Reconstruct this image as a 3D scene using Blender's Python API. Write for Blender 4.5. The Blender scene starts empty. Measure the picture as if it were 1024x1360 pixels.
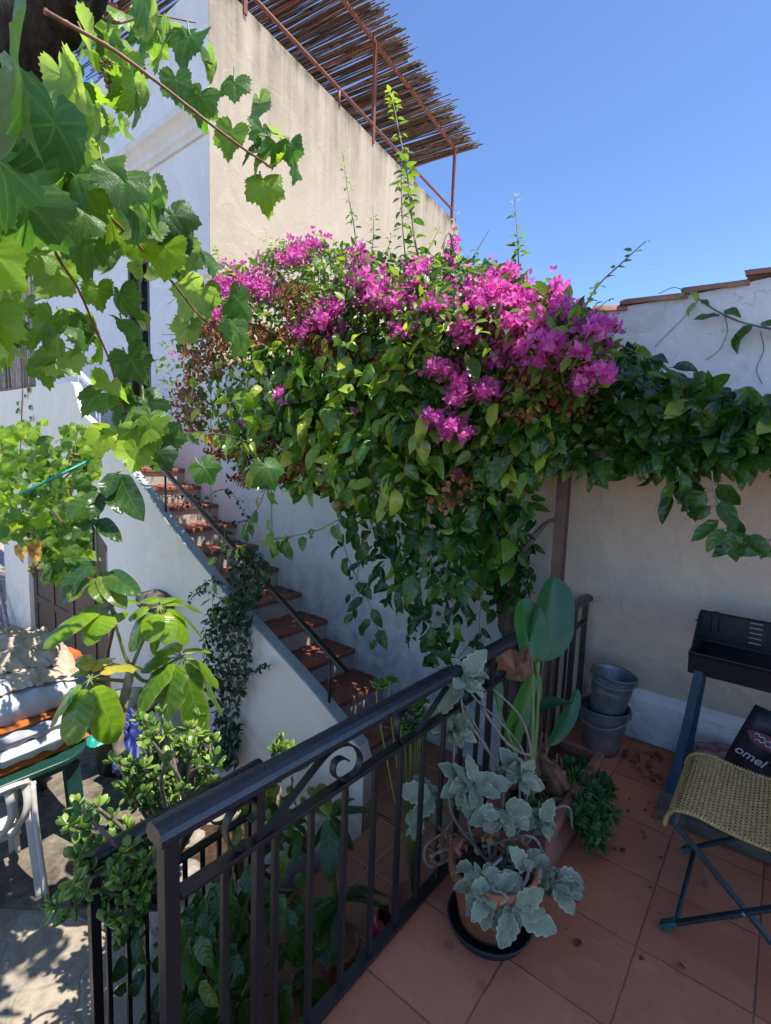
import bpy, bmesh, math, random
import numpy as np
from math import sin, cos, tan, pi, radians, atan2, sqrt
from mathutils import Vector, Matrix, Quaternion

sc = bpy.context.scene
COL = sc.collection
rng = np.random.default_rng(7)
random.seed(7)

# ------------------------------------------------------------------ camera
PITCH, ROLL, YAW, CAMH, FPX = radians(6.5), radians(2.0), radians(38.5), 1.7, 670.0
_f = np.array([-sin(YAW)*cos(PITCH), cos(YAW)*cos(PITCH), -sin(PITCH)])
_r0 = np.array([cos(YAW), sin(YAW), 0.0]); _u0 = np.cross(_r0, _f)
CR = _r0*cos(ROLL)+_u0*sin(ROLL); CU = -_r0*sin(ROLL)+_u0*cos(ROLL); CF = _f
CO = np.array([0, 0, CAMH])
cam = bpy.data.cameras.new('camera'); camo = bpy.data.objects.new('camera', cam); COL.objects.link(camo)
m = Matrix(((CR[0], CU[0], -CF[0], CO[0]), (CR[1], CU[1], -CF[1], CO[1]), (CR[2], CU[2], -CF[2], CO[2]), (0, 0, 0, 1)))
camo.matrix_world = m
cam.sensor_fit = 'HORIZONTAL'; cam.sensor_width = 36.0; cam.lens = 36.0*FPX/1024.0
cam.clip_start = 0.02; cam.clip_end = 500
sc.camera = camo

# ------------------------------------------------------------------ sky, sun, exposure
SUN = np.array([0.42, 0.07, 1.0]); SUN = SUN/np.linalg.norm(SUN)
w = bpy.data.worlds.new('World'); sc.world = w; w.use_nodes = True
nt = w.node_tree; nt.nodes.clear()
wo = nt.nodes.new('ShaderNodeOutputWorld'); bg = nt.nodes.new('ShaderNodeBackground')
sky = nt.nodes.new('ShaderNodeTexSky'); sky.sky_type = 'NISHITA'; sky.sun_disc = False
sky.sun_elevation = math.asin(SUN[2]); sky.sun_rotation = atan2(SUN[0], SUN[1])
sky.air_density = 0.55; sky.dust_density = 0.0; sky.ozone_density = 6.5
bg.inputs['Strength'].default_value = 0.15
nt.links.new(sky.outputs[0], bg.inputs[0]); nt.links.new(bg.outputs[0], wo.inputs[0])
sl = bpy.data.lights.new('sun', 'SUN'); sl.energy = 3.3; sl.angle = radians(0.5); sl.color = (1.0, 0.95, 0.86)
so = bpy.data.objects.new('sun', sl); COL.objects.link(so)
so.rotation_euler = Vector(SUN).to_track_quat('Z', 'Y').to_euler(); so.location = (0, 0, 12)
sc.view_settings.view_transform = 'Standard'; sc.view_settings.look = 'None'
sc.view_settings.exposure = 1.35; sc.view_settings.gamma = 1.0

# ------------------------------------------------------------------ helpers: measuring
def ray(x, y): return CR*(x-512.)/FPX-CU*(y-680.)/FPX+CF
def onx(x, y, X): d = ray(x, y); return CO+d*(X/d[0])
def ony(x, y, Y): d = ray(x, y); return CO+d*(Y/d[1])
def onz(x, y, Z): d = ray(x, y); return CO+d*((Z-CAMH)/d[2])
def atd(x, y, D): return CO+ray(x, y)*D
def nrm(v): v = np.asarray(v, float); return v/max(1e-9, np.linalg.norm(v))

# ------------------------------------------------------------------ helpers: meshes
class MB:
    def __init__(s): s.v = []; s.l = []; s.fs = []; s.n = 0; s.t = []; s.a = []; s.b = []
    def add(s, V, F, tone=.5, lu=None, lv=None):
        V = np.asarray(V, float); k = len(V)
        for f in F: s.l.append(np.asarray(f)+s.n); s.fs.append(np.array([len(f)]))
        s.v.append(V); s.n += k
        s.t.append(np.full(k, tone) if np.isscalar(tone) else np.asarray(tone))
        s.a.append(np.zeros(k) if lu is None else np.asarray(lu)); s.b.append(np.zeros(k) if lv is None else np.asarray(lv))
    def inst(s, tpl, M, T, tone):
        V, F, lu, lv = tpl; N = len(T)
        if N == 0: return
        k = len(V)
        W = np.einsum('nij,kj->nki', M, V)+T[:, None, :]
        fl = np.concatenate([np.asarray(f) for f in F]); fz = np.array([len(f) for f in F])
        s.l.append((fl[None, :]+(np.arange(N)*k)[:, None]+s.n).ravel()); s.fs.append(np.tile(fz, N))
        s.v.append(W.reshape(-1, 3)); s.n += N*k
        s.t.append(np.repeat(tone, k)); s.a.append(np.tile(lu, N)); s.b.append(np.tile(lv, N))
    def build(s, name, mat, parent=None, smooth=True, bevel=0, seg=2):
        me = bpy.data.meshes.new(name)
        V = np.concatenate(s.v); L = np.concatenate(s.l).astype(np.int32); Z = np.concatenate(s.fs).astype(np.int32)
        if parent is not None: V = V-worldloc(parent)
        me.vertices.add(len(V)); me.vertices.foreach_set('co', V.ravel())
        me.loops.add(len(L)); me.loops.foreach_set('vertex_index', L)
        me.polygons.add(len(Z)); st = np.concatenate([[0], np.cumsum(Z)[:-1]]).astype(np.int32)
        me.polygons.foreach_set('loop_start', st); me.polygons.foreach_set('loop_total', Z)
        me.update(calc_edges=True); me.validate()
        for nm, arr in (('tone', s.t), ('lu', s.a), ('lv', s.b)):
            A = me.attributes.new(nm, 'FLOAT', 'POINT'); A.data.foreach_set('value', np.concatenate(arr).astype(np.float32))
        me.polygons.foreach_set('use_smooth', np.full(len(Z), smooth))
        me.materials.append(mat)
        o = bpy.data.objects.new(name, me); COL.objects.link(o)
        if parent is not None: o.parent = parent
        if bevel:
            bm = bmesh.new(); bm.from_mesh(me)
            bmesh.ops.recalc_face_normals(bm, faces=bm.faces)
            es = [e for e in bm.edges if len(e.link_faces) == 2 and e.calc_face_angle(0) > .6]
            bmesh.ops.bevel(bm, geom=es, offset=bevel, segments=seg, profile=.6, affect='EDGES', clamp_overlap=True)
            bm.to_mesh(me); bm.free()
        return o
    # shapes
    def box(s, c, d, rz=0, M=None, tone=.5):
        x, y, z = [q/2 for q in d]
        V = np.array([(-x, -y, -z), (x, -y, -z), (x, y, -z), (-x, y, -z), (-x, -y, z), (x, -y, z), (x, y, z), (-x, y, z)])
        if M is not None: V = V @ np.asarray(M).T
        elif rz: R = np.array([[cos(rz), -sin(rz), 0], [sin(rz), cos(rz), 0], [0, 0, 1]]); V = V @ R.T
        s.add(V+np.asarray(c, float), [(3, 2, 1, 0), (4, 5, 6, 7), (0, 1, 5, 4), (1, 2, 6, 5), (2, 3, 7, 6), (3, 0, 4, 7)], tone)
        return s
    def bar(s, p, q, w, h, up=(0, 0, 1), tone=.5):
        p = np.asarray(p, float); q = np.asarray(q, float); d = q-p; L = np.linalg.norm(d); d = d/L
        sd = nrm(np.cross(d, up)); u = np.cross(sd, d)
        return s.box((p+q)/2, (L, w, h), M=np.stack([d, sd, u], 1), tone=tone)
    def tube(s, pts, rad, seg=8, caps=True, tone=.5, rough=0):
        P = np.asarray(pts, float); n = len(P)
        R = np.full(n, rad) if np.isscalar(rad) else np.asarray(rad, float)
        T = np.gradient(P, axis=0); T = T/np.maximum(1e-9, np.linalg.norm(T, axis=1))[:, None]
        a = np.array([0, 0, 1.]) if abs(T[0][2]) < .9 else np.array([1., 0, 0])
        x = nrm(np.cross(T[0], a)); V = []
        th = np.arange(seg)*2*pi/seg
        for i in range(n):
            x = nrm(x-T[i]*np.dot(x, T[i])); y = np.cross(T[i], x)
            rr = R[i]*(1+rough*rng.uniform(-1, 1, seg))
            V.append(P[i]+np.cos(th)[:, None]*x*rr[:, None]+np.sin(th)[:, None]*y*rr[:, None])
        F = []
        for i in range(n-1):
            for j in range(seg):
                k = (j+1) % seg; F.append((i*seg+j, i*seg+k, (i+1)*seg+k, (i+1)*seg+j))
        if caps: F.append(tuple(range(seg))[::-1]); F.append(tuple((n-1)*seg+j for j in range(seg)))
        lv = np.repeat(np.linspace(0, 1, n), seg)
        s.add(np.concatenate(V), F, tone, np.tile(th, n), lv)
        return s
    def lathe(s, prof, c, seg=24, M=None, tone=.5):
        th = np.arange(seg)*2*pi/seg; V = []
        for r, z in prof: V += [(r*cos(t), r*sin(t), z) for t in th]
        F = []
        for i in range(len(prof)-1):
            for j in range(seg):
                k = (j+1) % seg; F.append((i*seg+j, i*seg+k, (i+1)*seg+k, (i+1)*seg+j))
        V = np.array(V)
        if M is not None: V = V @ np.asarray(M).T
        s.add(V+np.asarray(c, float), F, tone); return s
    def prism(s, poly, ax, a, b, tone=.5):
        # polygon in the two other axes, extruded along axis ax from a to b
        n = len(poly); V = []
        for t in (a, b):
            for p in poly:
                q = list(p); q.insert(ax, t); V.append(q)
        F = [tuple(range(n)), tuple(range(2*n-1, n-1, -1))]+[((i+1) % n, i, n+i, n+(i+1) % n) for i in range(n)]
        s.add(V, F, tone); return s
    def ball(s, c, r, seg=8, rings=6, tone=.5, sc=(1, 1, 1)):
        V = [(0, 0, -1)]; F = []
        for i in range(1, rings):
            a = -pi/2+pi*i/rings
            for j in range(seg): V.append((cos(a)*cos(2*pi*j/seg), cos(a)*sin(2*pi*j/seg), sin(a)))
        V.append((0, 0, 1)); e = len(V)-1
        for j in range(seg):
            k = (j+1) % seg; F.append((0, 1+k, 1+j)); F.append((e, 1+(rings-2)*seg+j, 1+(rings-2)*seg+k))
            for i in range(rings-2): F.append((1+i*seg+j, 1+i*seg+k, 1+(i+1)*seg+k, 1+(i+1)*seg+j))
        s.add(np.array(V)*np.array(sc)*r+np.asarray(c, float), F, tone); return s

def worldloc(o):
    v = np.zeros(3)
    while o is not None: v = v+np.array(o.location); o = o.parent
    return v
def tag(o, label=None, cat=None, group=None, kind=None):
    if label: o['label'] = label
    if cat: o['category'] = cat
    if group: o['group'] = group
    if kind: o['kind'] = kind
    return o
def thing(name, label, cat, loc=(0, 0, 0), group=None):
    o = bpy.data.objects.new(name, None); COL.objects.link(o); o.location = loc; o.empty_display_size = .1
    return tag(o, label, cat, group)

# ------------------------------------------------------------------ helpers: materials
class NT:
    def __init__(s, name):
        s.m = bpy.data.materials.new(name); s.m.use_nodes = True; s.t = s.m.node_tree; s.t.nodes.clear()
        s.out = s.n('ShaderNodeOutputMaterial'); s.p = s.n('ShaderNodeBsdfPrincipled')
        s.t.links.new(s.p.outputs[0], s.out.inputs[0])
    def n(s, t, **k):
        q = s.t.nodes.new(t)
        for a, b in k.items(): setattr(q, a, b)
        return q
    def set(s, sock, v):
        if isinstance(v, bpy.types.NodeSocket): s.t.links.new(v, sock)
        elif isinstance(v, (tuple, list)) and len(v) == 3 and sock.type == 'RGBA': sock.default_value = (*v, 1)
        else: sock.default_value = v
    def math(s, op, a, b=None, c=None, clamp=False):
        q = s.n('ShaderNodeMath', operation=op, use_clamp=clamp)
        for i, v in enumerate((a, b, c)):
            if v is not None: s.set(q.inputs[i], v)
        return q.outputs[0]
    def mix(s, f, a, b, op='MIX'):
        q = s.n('ShaderNodeMix', data_type='RGBA', blend_type=op); s.set(q.inputs[0], f); s.set(q.inputs[6], a); s.set(q.inputs[7], b); return q.outputs[2]
    def pos(s): return s.n('ShaderNodeNewGeometry').outputs['Position']
    def obj(s): return s.n('ShaderNodeTexCoord').outputs['Object']
    def scale(s, v, k):
        q = s.n('ShaderNodeMapping'); s.set(q.inputs[0], v); q.inputs['Scale'].default_value = k; return q.outputs[0]
    def noise(s, v, sc_, det=4, rough=.55, dist=0, col=False):
        q = s.n('ShaderNodeTexNoise'); s.set(q.inputs['Vector'], v); q.inputs['Scale'].default_value = sc_; q.inputs['Detail'].default_value = det
        q.inputs['Roughness'].default_value = rough; q.inputs['Distortion'].default_value = dist
        return q.outputs['Color' if col else 'Fac']
    def ramp(s, f, stops):
        q = s.n('ShaderNodeValToRGB'); s.set(q.inputs[0], f); e = q.color_ramp.elements
        while len(e) < len(stops): e.new(.5)
        for i, (p, c) in enumerate(stops): e[i].position = p; e[i].color = (*c, 1) if isinstance(c, tuple) else (c, c, c, 1)
        return q.outputs[0]
    def sep(s, v):
        q = s.n('ShaderNodeSeparateXYZ'); s.set(q.inputs[0], v); return q.outputs
    def attr(s, nm): return s.n('ShaderNodeAttribute', attribute_name=nm).outputs['Fac']
    def bump(s, h, st=.3, d=.01):
        q = s.n('ShaderNodeBump'); s.set(q.inputs['Height'], h); q.inputs['Strength'].default_value = st; q.inputs['Distance'].default_value = d; return q.outputs[0]
    def fin(s, col, rough=.6, bump=None, metal=0, spec=.5, **k):
        s.set(s.p.inputs['Base Color'], col); s.set(s.p.inputs['Roughness'], rough); s.p.inputs['Metallic'].default_value = metal
        s.p.inputs['Specular IOR Level'].default_value = spec
        if bump is not None: s.set(s.p.inputs['Normal'], bump)
        for a, b in k.items(): s.set(s.p.inputs[a], b)
        return s.m

def basic(name, c, rough=.5, var=.25, sc_=14, metal=0, bumpk=.15, spec=.5, c2=None):
    t = NT(name); p = t.pos(); n = t.noise(p, sc_, 5, .6)
    d = c2 if c2 else tuple(q*(1-var) for q in c)
    return t.fin(t.mix(t.ramp(n, [(.35, 0.), (.65, 1.)]), c, d), t.math('ADD', t.math('MULTIPLY', n, .25), rough-.12), t.bump(t.noise(p, sc_*5, 3), bumpk, .004), metal, spec)

def plaster(name, c, dirt, dirtamt=.4, trowel=1.0, streak=None, low=None, skylit_zone=None):
    t = NT(name); p = t.pos()
    a = t.noise(p, .9, 6, .6, .4); b = t.noise(p, 5, 6, .65)
    f = t.math('MULTIPLY', t.ramp(t.math('ADD', t.math('MULTIPLY', a, .6), t.math('MULTIPLY', b, .4)), [(.42, 0.), (.68, 1.)]), dirtamt)
    col = t.mix(f, c, dirt)
    spots = t.ramp(t.noise(p, 26, 2, .5), [(.73, 0.), (.77, 1.)])
    col = t.mix(t.math('MULTIPLY', spots, .35), col, tuple(q*.55 for q in dirt))
    z = t.sep(p)[2]
    if skylit_zone:  # stronger sky light put into the colour, high up and along the stairs
        zf = t.math('MAXIMUM', t.math('MULTIPLY', t.math('SUBTRACT', t.math('ADD', z, t.math('MULTIPLY', a, .5)), skylit_zone[0]+.25), 4., clamp=True), t.math('MULTIPLY', t.math('SUBTRACT', t.math('ADD', t.math('MULTIPLY', t.sep(p)[0], -1.), t.math('MULTIPLY', a, .5)), 1.45), 3., clamp=True))
        col = t.mix(zf, col, t.mix(f, skylit_zone[1], tuple(q*.8 for q in skylit_zone[1])))
    wv = t.n('ShaderNodeVectorMath', operation='ADD'); t.set(wv.inputs[0], p)
    ws = t.n('ShaderNodeVectorMath', operation='SCALE'); t.set(ws.inputs[0], t.noise(p, 2.2, 5, .6, col=True)); ws.inputs['Scale'].default_value = .5; t.set(wv.inputs[1], ws.outputs[0])
    vc = t.n('ShaderNodeTexVoronoi'); vc.feature = 'DISTANCE_TO_EDGE'; t.set(vc.inputs['Vector'], wv.outputs[0]); vc.inputs['Scale'].default_value = .8
    crack = t.math('MULTIPLY', t.math('LESS_THAN', vc.outputs['Distance'], .0022), t.math('GREATER_THAN', t.noise(p, 1.3, 3, .5), .52))
    col = t.mix(t.math('MULTIPLY', crack, .22), col, tuple(q*.35 for q in dirt))
    patch = t.ramp(t.noise(p, 1.6, 3, .45, 1.2), [(.585, 0.), (.60, 1.)])
    col = t.mix(t.math('MULTIPLY', patch, .28), col, tuple(min(.8, q*1.12) for q in c))
    if streak:      # grime run down from a parapet
        top, depth, sc2 = streak
        s1 = t.noise(t.scale(p, (2.4, 2.4, .12)), 1.6, 6, .65); s2 = t.noise(p, 3.0, 5, .6)
        h = t.math('DIVIDE', t.math('SUBTRACT', z, top-depth), depth, clamp=True)
        h = t.math('POWER', h, 1.7)
        g = t.math('MULTIPLY', t.ramp(s1, [(.38, 0.), (.66, 1.)]), h)
        g = t.math('MULTIPLY', g, t.ramp(s2, [(.3, .5), (.6, 1.)]))
        edge = t.math('POWER', t.math('DIVIDE', t.math('SUBTRACT', z, top-.22), .22, clamp=True), 1.5)
        g = t.math('ADD', g, t.math('MULTIPLY', edge, t.ramp(s2, [(.35, .1), (.62, .8)])), clamp=True)
        col = t.mix(t.math('MULTIPLY', g, sc2), col, (.10, .08, .055))
    if low:         # splash dirt near a floor
        z0, d0 = low
        h = t.math('SUBTRACT', 1., t.math('DIVIDE', t.math('SUBTRACT', z, z0), d0, clamp=True))
        g = t.math('MULTIPLY', h, t.ramp(t.noise(p, 6, 6, .6), [(.35, 0.), (.7, 1.)]))
        col = t.mix(t.math('MULTIPLY', g, .6), col, tuple(q*.4 for q in dirt))
    hb = t.math('ADD', t.math('ADD', t.math('MULTIPLY', t.noise(p, 9, 3, .5, .8), 1.5*trowel), t.math('MULTIPLY', patch, .25)), t.math('MULTIPLY', t.noise(p, 55, 4, .6), .35))
    return t.fin(col, .88, t.bump(hb, .55, .012), spec=.25)

def leafmat(name, stops, trans=.35, rough=.38, vein=.25, tcol=1.6, edge=None, nsc=30, spec=.5, vk=26., hue=None, back=None, spots=0, net=0):
    t = NT(name); tone = t.attr('tone'); u = t.attr('lu'); v = t.attr('lv')
    col = t.ramp(tone, stops)
    au = t.math('ABSOLUTE', u)
    mid = t.math('SUBTRACT', 1., t.math('DIVIDE', au, .09), clamp=True)
    side = t.math('SINE', t.math('SUBTRACT', t.math('MULTIPLY', v, vk), t.math('MULTIPLY', au, 6.)))
    sv = t.math('MULTIPLY', t.math('GREATER_THAN', side, .86), .5)
    vf = t.math('MULTIPLY', t.math('MAXIMUM', mid, sv), vein)
    light = t.mix(.5, t.mix(1., col, (1.7, 1.6, 1.3), 'MULTIPLY'), (.25, .32, .10))
    col = t.mix(vf, col, light)
    if back is not None: col = t.mix(t.math('MULTIPLY', t.n('ShaderNodeNewGeometry').outputs['Backfacing'], .6), col, back)
    n = t.noise(t.pos(), nsc, 3, .6)
    col = t.mix(t.ramp(n, [(.3, 0.), (.75, .45)]), col, t.mix(1., col, (.62, .66, .6), 'MULTIPLY'))
    if spots:
        sn = t.math('MULTIPLY', t.ramp(t.noise(t.pos(), 42, 3, .6), [(.66, 0.), (.70, 1.)]), t.ramp(t.noise(t.pos(), 5, 2, .5), [(.45, 0.), (.6, 1.)]))
        col = t.mix(t.math('MULTIPLY', sn, spots), col, (.16, .075, .025))
    if net:
        vn = t.n('ShaderNodeTexVoronoi'); vn.feature = 'DISTANCE_TO_EDGE'; t.set(vn.inputs['Vector'], t.pos()); vn.inputs['Scale'].default_value = net
        nl = t.math('SUBTRACT', 1., t.math('DIVIDE', vn.outputs['Distance'], .10, clamp=True)); col = t.mix(t.math('MULTIPLY', nl, .10), col, light)
        side = t.math('SUBTRACT', side, t.math('MULTIPLY', nl, .7))
    if edge is not None:
        e = t.math('POWER', au, 9.0)
        col = t.mix(t.math('MULTIPLY', e, .8), col, edge)
    bmp = t.bump(t.math('ADD', t.math('MULTIPLY', side, .3), t.math('MULTIPLY', n, .8)), .4, .004)
    t.fin(col, rough, bmp, spec=spec)
    tr = t.n('ShaderNodeBsdfTranslucent')
    tc = t.mix(1., col, (tcol*1.05, tcol*1.1, tcol*.45) if hue is None else hue, 'MULTIPLY')
    t.set(tr.inputs[0], tc); t.set(tr.inputs[1], bmp)
    mx = t.n('ShaderNodeMixShader'); mx.inputs[0].default_value = trans
    t.t.links.new(t.p.outputs[0], mx.inputs[1]); t.t.links.new(tr.outputs[0], mx.inputs[2]); t.t.links.new(mx.outputs[0], t.out.inputs[0])
    return t.m

def tilemat(name, x0, y0, wd, c1, c2, joint, jw=.006, mott=1.0, dirt=True):
    t = NT(name); p = t.pos(); X, Y, Z = t.sep(p)
    wob = t.math('MULTIPLY', t.math('SUBTRACT', t.noise(p, 11, 5, .75), .5), .011)
    def cell(a, o):
        q = t.math('DIVIDE', t.math('ADD', t.math('SUBTRACT', a, o), wob), wd); fr = t.math('FRACT', q)
        return t.math('MULTIPLY', t.math('MINIMUM', fr, t.math('SUBTRACT', 1., fr)), wd), t.math('FLOOR', q)
    dx, ix = cell(X, x0); dy, iy = cell(Y, y0)
    d = t.math('MINIMUM', dx, dy)
    cmb = t.n('ShaderNodeCombineXYZ'); t.set(cmb.inputs[0], ix); t.set(cmb.inputs[1], iy)
    wn = t.n('ShaderNodeTexWhiteNoise'); t.set(wn.inputs[0], cmb.outputs[0])
    n1 = t.noise(p, 3.2, 6, .6, .5); n2 = t.noise(p, 28, 5, .65); n3 = t.noise(p, 160, 2, .5)
    col = t.mix(t.math('ADD', t.math('MULTIPLY', wn.outputs[0], .6), t.math('MULTIPLY', n1, .5)), c1, c2)
    col = t.mix(t.math('MULTIPLY', t.ramp(n2, [(.5, 0.), (.8, 1.)]), .35*mott), col, tuple(q*.5 for q in c1))
    if dirt:
        vo = t.n('ShaderNodeTexVoronoi'); t.set(vo.inputs['Vector'], t.scale(p, (1, 1, 0))); vo.inputs['Scale'].default_value = 5.5
        sp = t.math('MULTIPLY', t.math('LESS_THAN', vo.outputs['Distance'], t.math('MULTIPLY', t.noise(p, 9, 3), .20)), t.math('GREATER_THAN', t.sep(vo.outputs['Color'])[0], .55))
        col = t.mix(t.math('MULTIPLY', sp, .3), col, (.03, .02, .012))
        big = t.ramp(t.noise(p, 1.7, 5, .6, .3), [(.45, 0.), (.75, .5)])
        col = t.mix(big, col, tuple(q*.6 for q in c1))
    jf = t.math('MULTIPLY', t.math('SUBTRACT', 1., t.math('DIVIDE', t.math('SUBTRACT', d, jw*.3), jw, clamp=True)), t.ramp(t.noise(p, 4, 4, .7), [(.3, .15), (.6, 1.)]))
    scf = t.ramp(t.noise(t.scale(p, (1, 3, 1)), 5, 6, .7, 1.), [(.56, 0.), (.75, .5)])
    col = t.mix(scf, col, tuple(min(.7, q*1.15+.04) for q in c1))
    col = t.mix(jf, col, joint)
    hb = t.math('ADD', t.math('SUBTRACT', t.math('MULTIPLY', n2, .4), t.math('MULTIPLY', jf, 1.2)), t.math('MULTIPLY', n3, .1))
    return t.fin(col, t.math('ADD', .42, t.math('MULTIPLY', n2, .4)), t.bump(hb, .5, .006), spec=.22)

M = {}
M['wall_white'] = plaster('white_stucco', (.62, .60, .57), (.42, .40, .37), .4, 1.0)
M['wall_terrace'] = plaster('old_white_stucco', (.54, .43, .325), (.39, .31, .225), .6, 1.2, low=(0., .9), streak=(2.66, 1.5, .22), skylit_zone=(1.9, (.78, .77, .77)))
M['wall_base'] = plaster('white_limewash', (.62, .62, .60), (.36, .35, .33), .5, 1.8, low=(0., .3))
M['wall_cream'] = plaster('cream_stucco', (.50, .41, .30), (.37, .30, .205), .55, .5, streak=(6.72, 2.3, .9))
M['wall_string'] = plaster('white_stair_stucco', (.78, .71, .61), (.60, .53, .43), .4, .6, low=(-1.2, .9))
M['cap_grey'] = plaster('grey_painted_cap', (.34, .37, .37), (.24, .26, .26), .4, .6)
M['blue_wall'] = plaster('pale_blue_stucco', (.68, .67, .66), (.5, .5, .5), .4, 1.3)
M['cornice'] = plaster('cornice_stucco', (.66, .63, .58), (.45, .42, .38), .5, .3)
M['terrace'] = tilemat('terracotta_paving', -.605, 1.505, .34, (.60, .225, .118), (.40, .135, .072), (.16, .085, .058), .004)
M['landing'] = tilemat('terracotta_landing_tile', -1.66, 2.05, .34, (.33, .145, .085), (.27, .115, .07), (.46, .36, .30), .003, .6)
M['tread'] = basic('terracotta_tread', (.31, .105, .066), .6, .35, 9)
M['riser'] = plaster('riser_stucco', (.45, .39, .345), (.33, .25, .2), .4, .5)
M['iron'] = basic('black_satin_iron', (.012, .012, .0135), .38, .3, 30, 0, .1, .6)
M['iron_cap'] = basic('blue_black_handrail_paint', (.020, .023, .031), .28, .35, 26, 0, .12, .6)
M['rust'] = basic('rusty_red_tube', (.26, .075, .04), .6, .45, 20)
M['brown_post'] = basic('brown_painted_post', (.085, .038, .024), .5, .35, 12)
M['reed'] = None
M['bark'] = None
def barkmat(name, c1, c2, zs=.25, k=60, bs=.9):
    t = NT(name); p = t.scale(t.pos(), (1, 1, zs)); n = t.noise(p, k, 6, .7, .6)
    return t.fin(t.ramp(n, [(.3, c1), (.7, c2)]), .9, t.bump(n, bs, .02), spec=.2)
M['bark'] = barkmat('trunk_bark', (.045, .032, .024), (.17, .13, .10))
M['bark_dark'] = barkmat('dark_tree_bark', (.012, .009, .008), (.06, .045, .036), .3, 30, 1.0)
M['cane'] = basic('vine_cane', (.20, .085, .045), .55, .4, 20)
M['pale_bark'] = basic('pale_ringed_bark', (.38, .29, .215), .75, .5, 30, 0, .5, c2=(.20, .145, .105))
M['twig'] = basic('grey_twig', (.23, .19, .145), .7, .4, 40)
M['green_stem'] = basic('green_stem', (.17, .22, .05), .5, .3, 30)
def reedmat():
    t = NT('dry_reed'); tn = t.attr('tone'); n = t.noise(t.scale(t.pos(), (1, 1, 1)), 14, 4, .6)
    c = t.ramp(tn, [(0, (.05, .032, .026)), (.5, (.14, .085, .058)), (1, (.25, .16, .105))])
    return t.fin(t.mix(t.ramp(n, [(.35, 0.), (.7, .6)]), c, (.05, .03, .024)), .75, spec=.25)
M['reed'] = reedmat()
def canemat():
    t = NT('grey_cane'); tn = t.attr('tone'); n = t.noise(t.scale(t.pos(), (1, 1, .4)), 20, 4, .6)
    c = t.ramp(tn, [(0, (.12, .095, .075)), (.5, (.28, .24, .20)), (1, (.46, .41, .36))])
    return t.fin(t.mix(t.ramp(n, [(.4, 0.), (.7, .6)]), c, (.09, .07, .055)), .75, spec=.25)
M['cane_screen'] = canemat()
G = lambda *a: list(a)
M['passion'] = leafmat('passion_leaf', [(0, (.014, .050, .012)), (.4, (.045, .125, .020)), (.75, (.13, .25, .030)), (1, (.38, .44, .07))], .40, .22, .4, 2.0, spec=.6, spots=.6)
M['boug_leaf'] = leafmat('bougainvillea_leaf', [(0, (.022, .062, .016)), (.5, (.075, .165, .026)), (1, (.28, .38, .05))], .4, .34, .2, 1.8)
M['bract'] = leafmat('magenta_bract', [(0, (.46, .06, .30)), (.5, (.74, .15, .47)), (1, (.86, .34, .66))], .5, .6, .15, 1.0, nsc=60, spec=.2, hue=(1.3, .8, 1.25))
M['bract_dry'] = leafmat('dry_bract', [(0, (.14, .055, .032)), (.5, (.34, .14, .07)), (1, (.52, .28, .14))], .3, .8, .1, 1.2, spec=.1, hue=(1.3, 1.0, .7))
M['grape'] = leafmat('grape_leaf', [(0, (.03, .09, .03)), (.35, (.07, .165, .035)), (.7, (.21, .34, .03)), (1, (.42, .52, .035))], .56, .42, .55, 2.0, vk=0., back=(.20, .27, .15), spots=.8, net=85)
M['jasmine'] = leafmat('small_dark_leaf', [(0, (.010, .032, .012)), (.7, (.026, .066, .020)), (1, (.08, .15, .03))], .2, .4, .1)
M['umbrella'] = leafmat('umbrella_leaf', [(0, (.045, .12, .018)), (.4, (.09, .20, .018)), (.75, (.23, .38, .020)), (.9, (.42, .42, .05)), (1, (.60, .44, .08))], .38, .26, .55, 1.3, edge=(.25, .30, .04), vk=44., spots=.5)
M['dark_big'] = leafmat('dark_glossy_leaf', [(0, (.02, .06, .014)), (.6, (.05, .13, .02)), (1, (.22, .27, .03))], .3, .32, .4, vk=38.)
M['canna'] = leafmat('canna_leaf', [(0, (.02, .10, .045)), (.6, (.045, .17, .035)), (1, (.12, .30, .03))], .35, .33, .10, vk=0.)
M['dry_leaf'] = leafmat('dry_brown_leaf', [(0, (.09, .04, .022)), (.5, (.24, .10, .06)), (1, (.34, .19, .10))], .2, .7, .2)
M['kalanchoe'] = leafmat('felted_grey_leaf', [(0, (.135, .165, .105)), (.5, (.22, .255, .165)), (1, (.32, .35, .235))], .08, .85, .12, 1.1, edge=(.50, .50, .34), spec=.1)
M['jade'] = leafmat('jade_leaf', [(0, (.04, .10, .022)), (.5, (.13, .25, .04)), (1, (.36, .46, .09))], .25, .24, 0., 1.4, vk=0.)
M['feather'] = leafmat('fine_green_leaf', [(0, (.02, .075, .022)), (1, (.07, .18, .05))], .3, .5, .1)
M['terracotta'] = basic('terracotta_pot', (.40, .145, .075), .75, .4, 8, 0, .2, .3)
M['terracotta_dull'] = basic('weathered_terracotta', (.27, .12, .085), .8, .45, 7, 0, .3, .3)
M['soil'] = basic('dry_soil', (.075, .048, .03), .95, .5, 40, 0, .8, .1)
M['zinc'] = basic('galvanised_zinc', (.26, .28, .29), .42, .4, 10, .75, .2)
M['black_metal'] = basic('sooty_black_steel', (.012, .012, .013), .55, .4, 18, 0, .3, .4)
M['blue_leg'] = basic('blue_painted_leg', (.012, .06, .10), .45, .4, 22)
M['stool_leg'] = basic('dark_blue_stool_tube', (.014, .028, .036), .5, .4, 25)
M['stool_foot'] = basic('green_plastic_foot', (.01, .10, .08), .5, .3, 20)
M['wood_grey'] = barkmat('weathered_board', (.055, .045, .036), (.16, .135, .105), 1.0, 9, .3)
M['wicker'] = basic('woven_rattan', (.60, .38, .14), .6, .4, 60, 0, .3)
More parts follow.
